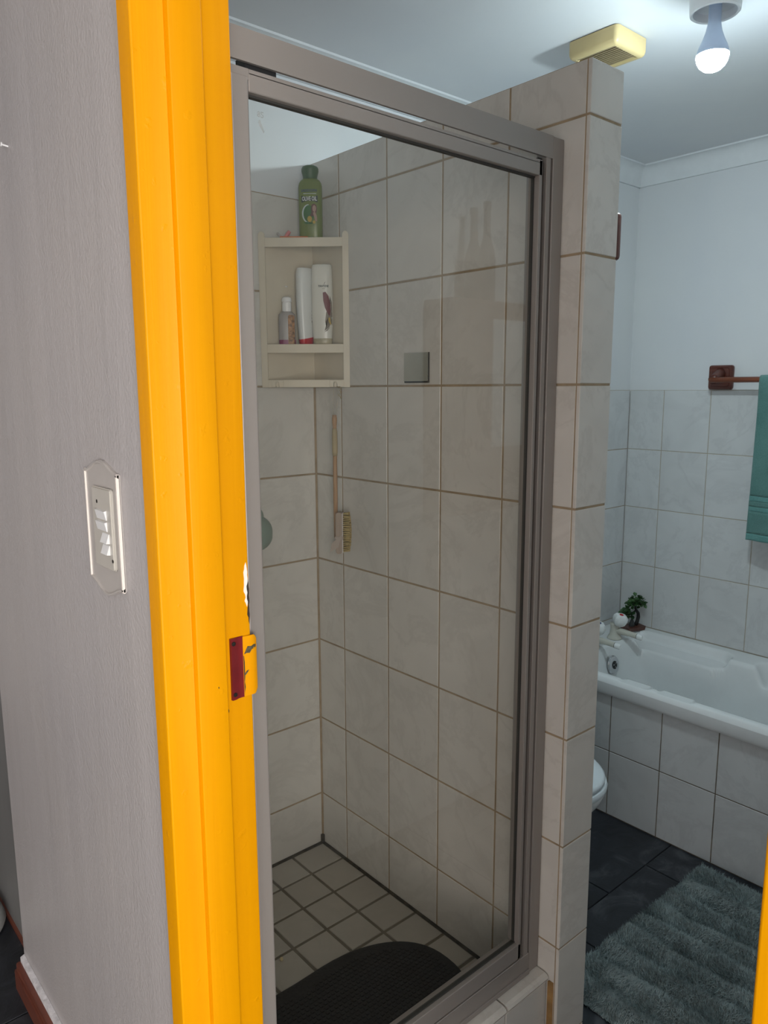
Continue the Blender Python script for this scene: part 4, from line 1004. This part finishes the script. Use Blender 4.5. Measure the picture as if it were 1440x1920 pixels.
# local helper: shape drawn on the wall plane (y along wall, z up); y grows away from the door
YSA, YSB, ZSA, ZSB = 1.056, 1.187, zz(-.294), zz(-.120)
def wallprism(pts, d0, d1, name, mat, parent=swp, bev=0):
    bm = bm_new(); prism(bm, pts, XG-d1, XG-d0, 'X')
    if bev: bmesh.ops.bevel(bm, geom=bm.edges[:], offset=bev, segments=2, affect='EDGES')
    return W(name, bm, mat, parent)
def orn(y0, y1, z0, z1, amp, n=14):
    pts = []
    for k in range(n+1): t = k/n; pts.append((y0+(y1-y0)*t, z1+amp*(.5-.5*math.cos(2*PI*t))**1.0))
    for k in range(n+1): t = 1-k/n; pts.append((y0+(y1-y0)*t, z0-amp*(.5-.5*math.cos(2*PI*t))))
    return pts
wallprism(orn(YSA, YSB, ZSA, ZSB, .017), .0, .004, 'surround', M_SWSUR, bev=.0012)
wallprism([(YSA, ZSA-.001), (YSA+.006, ZSA-.001), (YSA+.006, ZSB), (YSA, ZSB)], .001, .0065, 'bevel_edge', M_SWEDGE, bev=.0012)
wallprism([(YSB-.005, ZSA), (YSB, ZSA), (YSB, ZSB), (YSB-.005, ZSB)], .001, .0060, 'bevel_edge', M_SWEDGE, bev=.0012)
def arc_strip(top):
    bm = bm_new(); n = 20; A_, B_ = [], []
    for k in range(n+1):
        t = k/n; y = YSA+(YSB-YSA)*t; a = .017*(.5-.5*math.cos(2*PI*t))
        z = (ZSB+a) if top else (ZSA-a); dz = -.006 if top else .006
        A_.append((y, z)); B_.append((y, z+dz))
    rows = [[(XG-.003, a[0], a[1]), (XG-.0065, a[0], a[1]+(b[1]-a[1])*.3), (XG-.0065, b[0], a[1]+(b[1]-a[1])*.7), (XG-.003, b[0], b[1])] for a, b in zip(A_, B_)]
    loft(bm, rows); W('bevel_edge', bm, M_SWSUR, swp, angle=40)
arc_strip(True); arc_strip(False)
PYA, PYB, PZA, PZB = 1.076, 1.150, zz(-.2660), zz(-.1435)
wallprism(rrect(PYA, PYB, PZA, PZB, .004, 3), .0035, .0095, 'switch_plate', M_SWPL, bev=.0022)
zt = zz(-.1765)
for k in range(4):
    z1 = zt-k*.0170; y0, y1 = (1.094, 1.130) if k < 2 else (1.088, 1.112)
    up_ = k >= 2
    bm = bm_new(); a = .0135 if not up_ else .0105; b = .0105 if not up_ else .0150
    prism(bm, [(XG-.0092, z1), (XG-a, z1-.0008), (XG-b, z1-.0140), (XG-.0092, z1-.0148)], y0, y1, 'Y'); bm2 = bm; W('rocker', bm2, M_ROCK, swp)
for zc, yc in ((PZB-.022, 1.129), (PZA+.016, 1.080)):
    bm = bm_new(); lathe(bm, [(.0028, 0), (.0028, .0006), (.001, .0010)], 14); o = W('screw', bm, M_SCREW, swp); o.location = (XG-.0093, yc, zc); o.rotation_euler = (0, -PI/2, 0)
# nail
nl = empty('nail', (XG, 1.462, zz(.411))); tag(nl, 'small white painted nail in the grey wall', 'nail')
bm = bm_new(); tube(bm, [(XG+.004, 1.462, zz(.411)), (XG-.010, 1.462, zz(.413))], .0016, 8); W('shank', bm, M_ROCK, nl)
bm = bm_new(); tube(bm, [(XG-.010, 1.462, zz(.413)), (XG-.0118, 1.462, zz(.4133))], .0036, 10); W('head', bm, M_ROCK, nl)
# round bowl
bk = empty('floor_bowl', (.325, 2.15, ZHALL)); tag(bk, 'round grey plastic bowl on the hall floor behind the wall corner', 'bowl')
bm = bm_new(); lathe(bm, [(.095, .001), (.116, .006), (.120, .018), (.112, .045), (.104, .056), (.100, .056), (.106, .040), (.108, .018), (.09, .010)], 44, (.325, 2.15))
for v in bm.verts: v.co.z += ZHALL
W('bowl_shell', bm, M_BUCKET, bk, angle=50)
bm = bm_new(); lathe(bm, [(.088, .0105), (.088, .012), (.06, .0125)], 36, (.325, 2.15))
for v in bm.verts: v.co.z += ZHALL
W('bowl_base', bm, M_BUCKET, bk)

# ================================================================== CABINET (seen as a reflection in the shower glass)
cb = empty('wall_cabinet', (2.04, .06, zz(-.42))); tag(cb, 'brown wall cabinet with white panel reflected in the shower glass', 'cabinet')
bm = bm_new(); box(bm, 1.78, 2.27, .062, .20, zz(-.42), zz(.285), .003, 1); W('cabinet_body', bm, M_CAB, cb)
bm = bm_new(); box(bm, 1.785, 1.955, .2005, .214, zz(-.41), zz(.275), .002, 1); W('cabinet_door', bm, M_CAB, cb)
bm = bm_new(); box(bm, 1.96, 2.145, .2005, .212, zz(-.20), zz(.225), .002, 1); W('white_panel', bm, M_WINF, cb)
bm = bm_new(); box(bm, 2.15, 2.265, .2005, .214, zz(-.41), zz(.275), .002, 1); W('cabinet_door', bm, M_CAB, cb)
for k, (x, hgt, lab) in enumerate(((1.945, .30, 'shorter dark glass bottle on top of the wall cabinet'), (2.010, .33, 'taller dark glass bottle on top of the wall cabinet'))):
    b = empty('glass_bottle', (x, .13, zz(.2855))); tag(b, lab, 'bottle', 'bottles on the wall cabinet')
    bm = bm_new(); lathe(bm, [(.028, .001), (.031, .006), (.031, hgt*.42), (.026, hgt*.52), (.013, hgt*.66), (.0115, hgt*.93), (.0118, hgt*.935)], 28); O('body', bm, M_BOTB, b, smooth=True)
    bm = bm_new(); lathe(bm, [(.0135, hgt*.93), (.0138, hgt*.99), (.012, hgt)], 20); O('cap', bm, M_GDARK, b, angle=40)
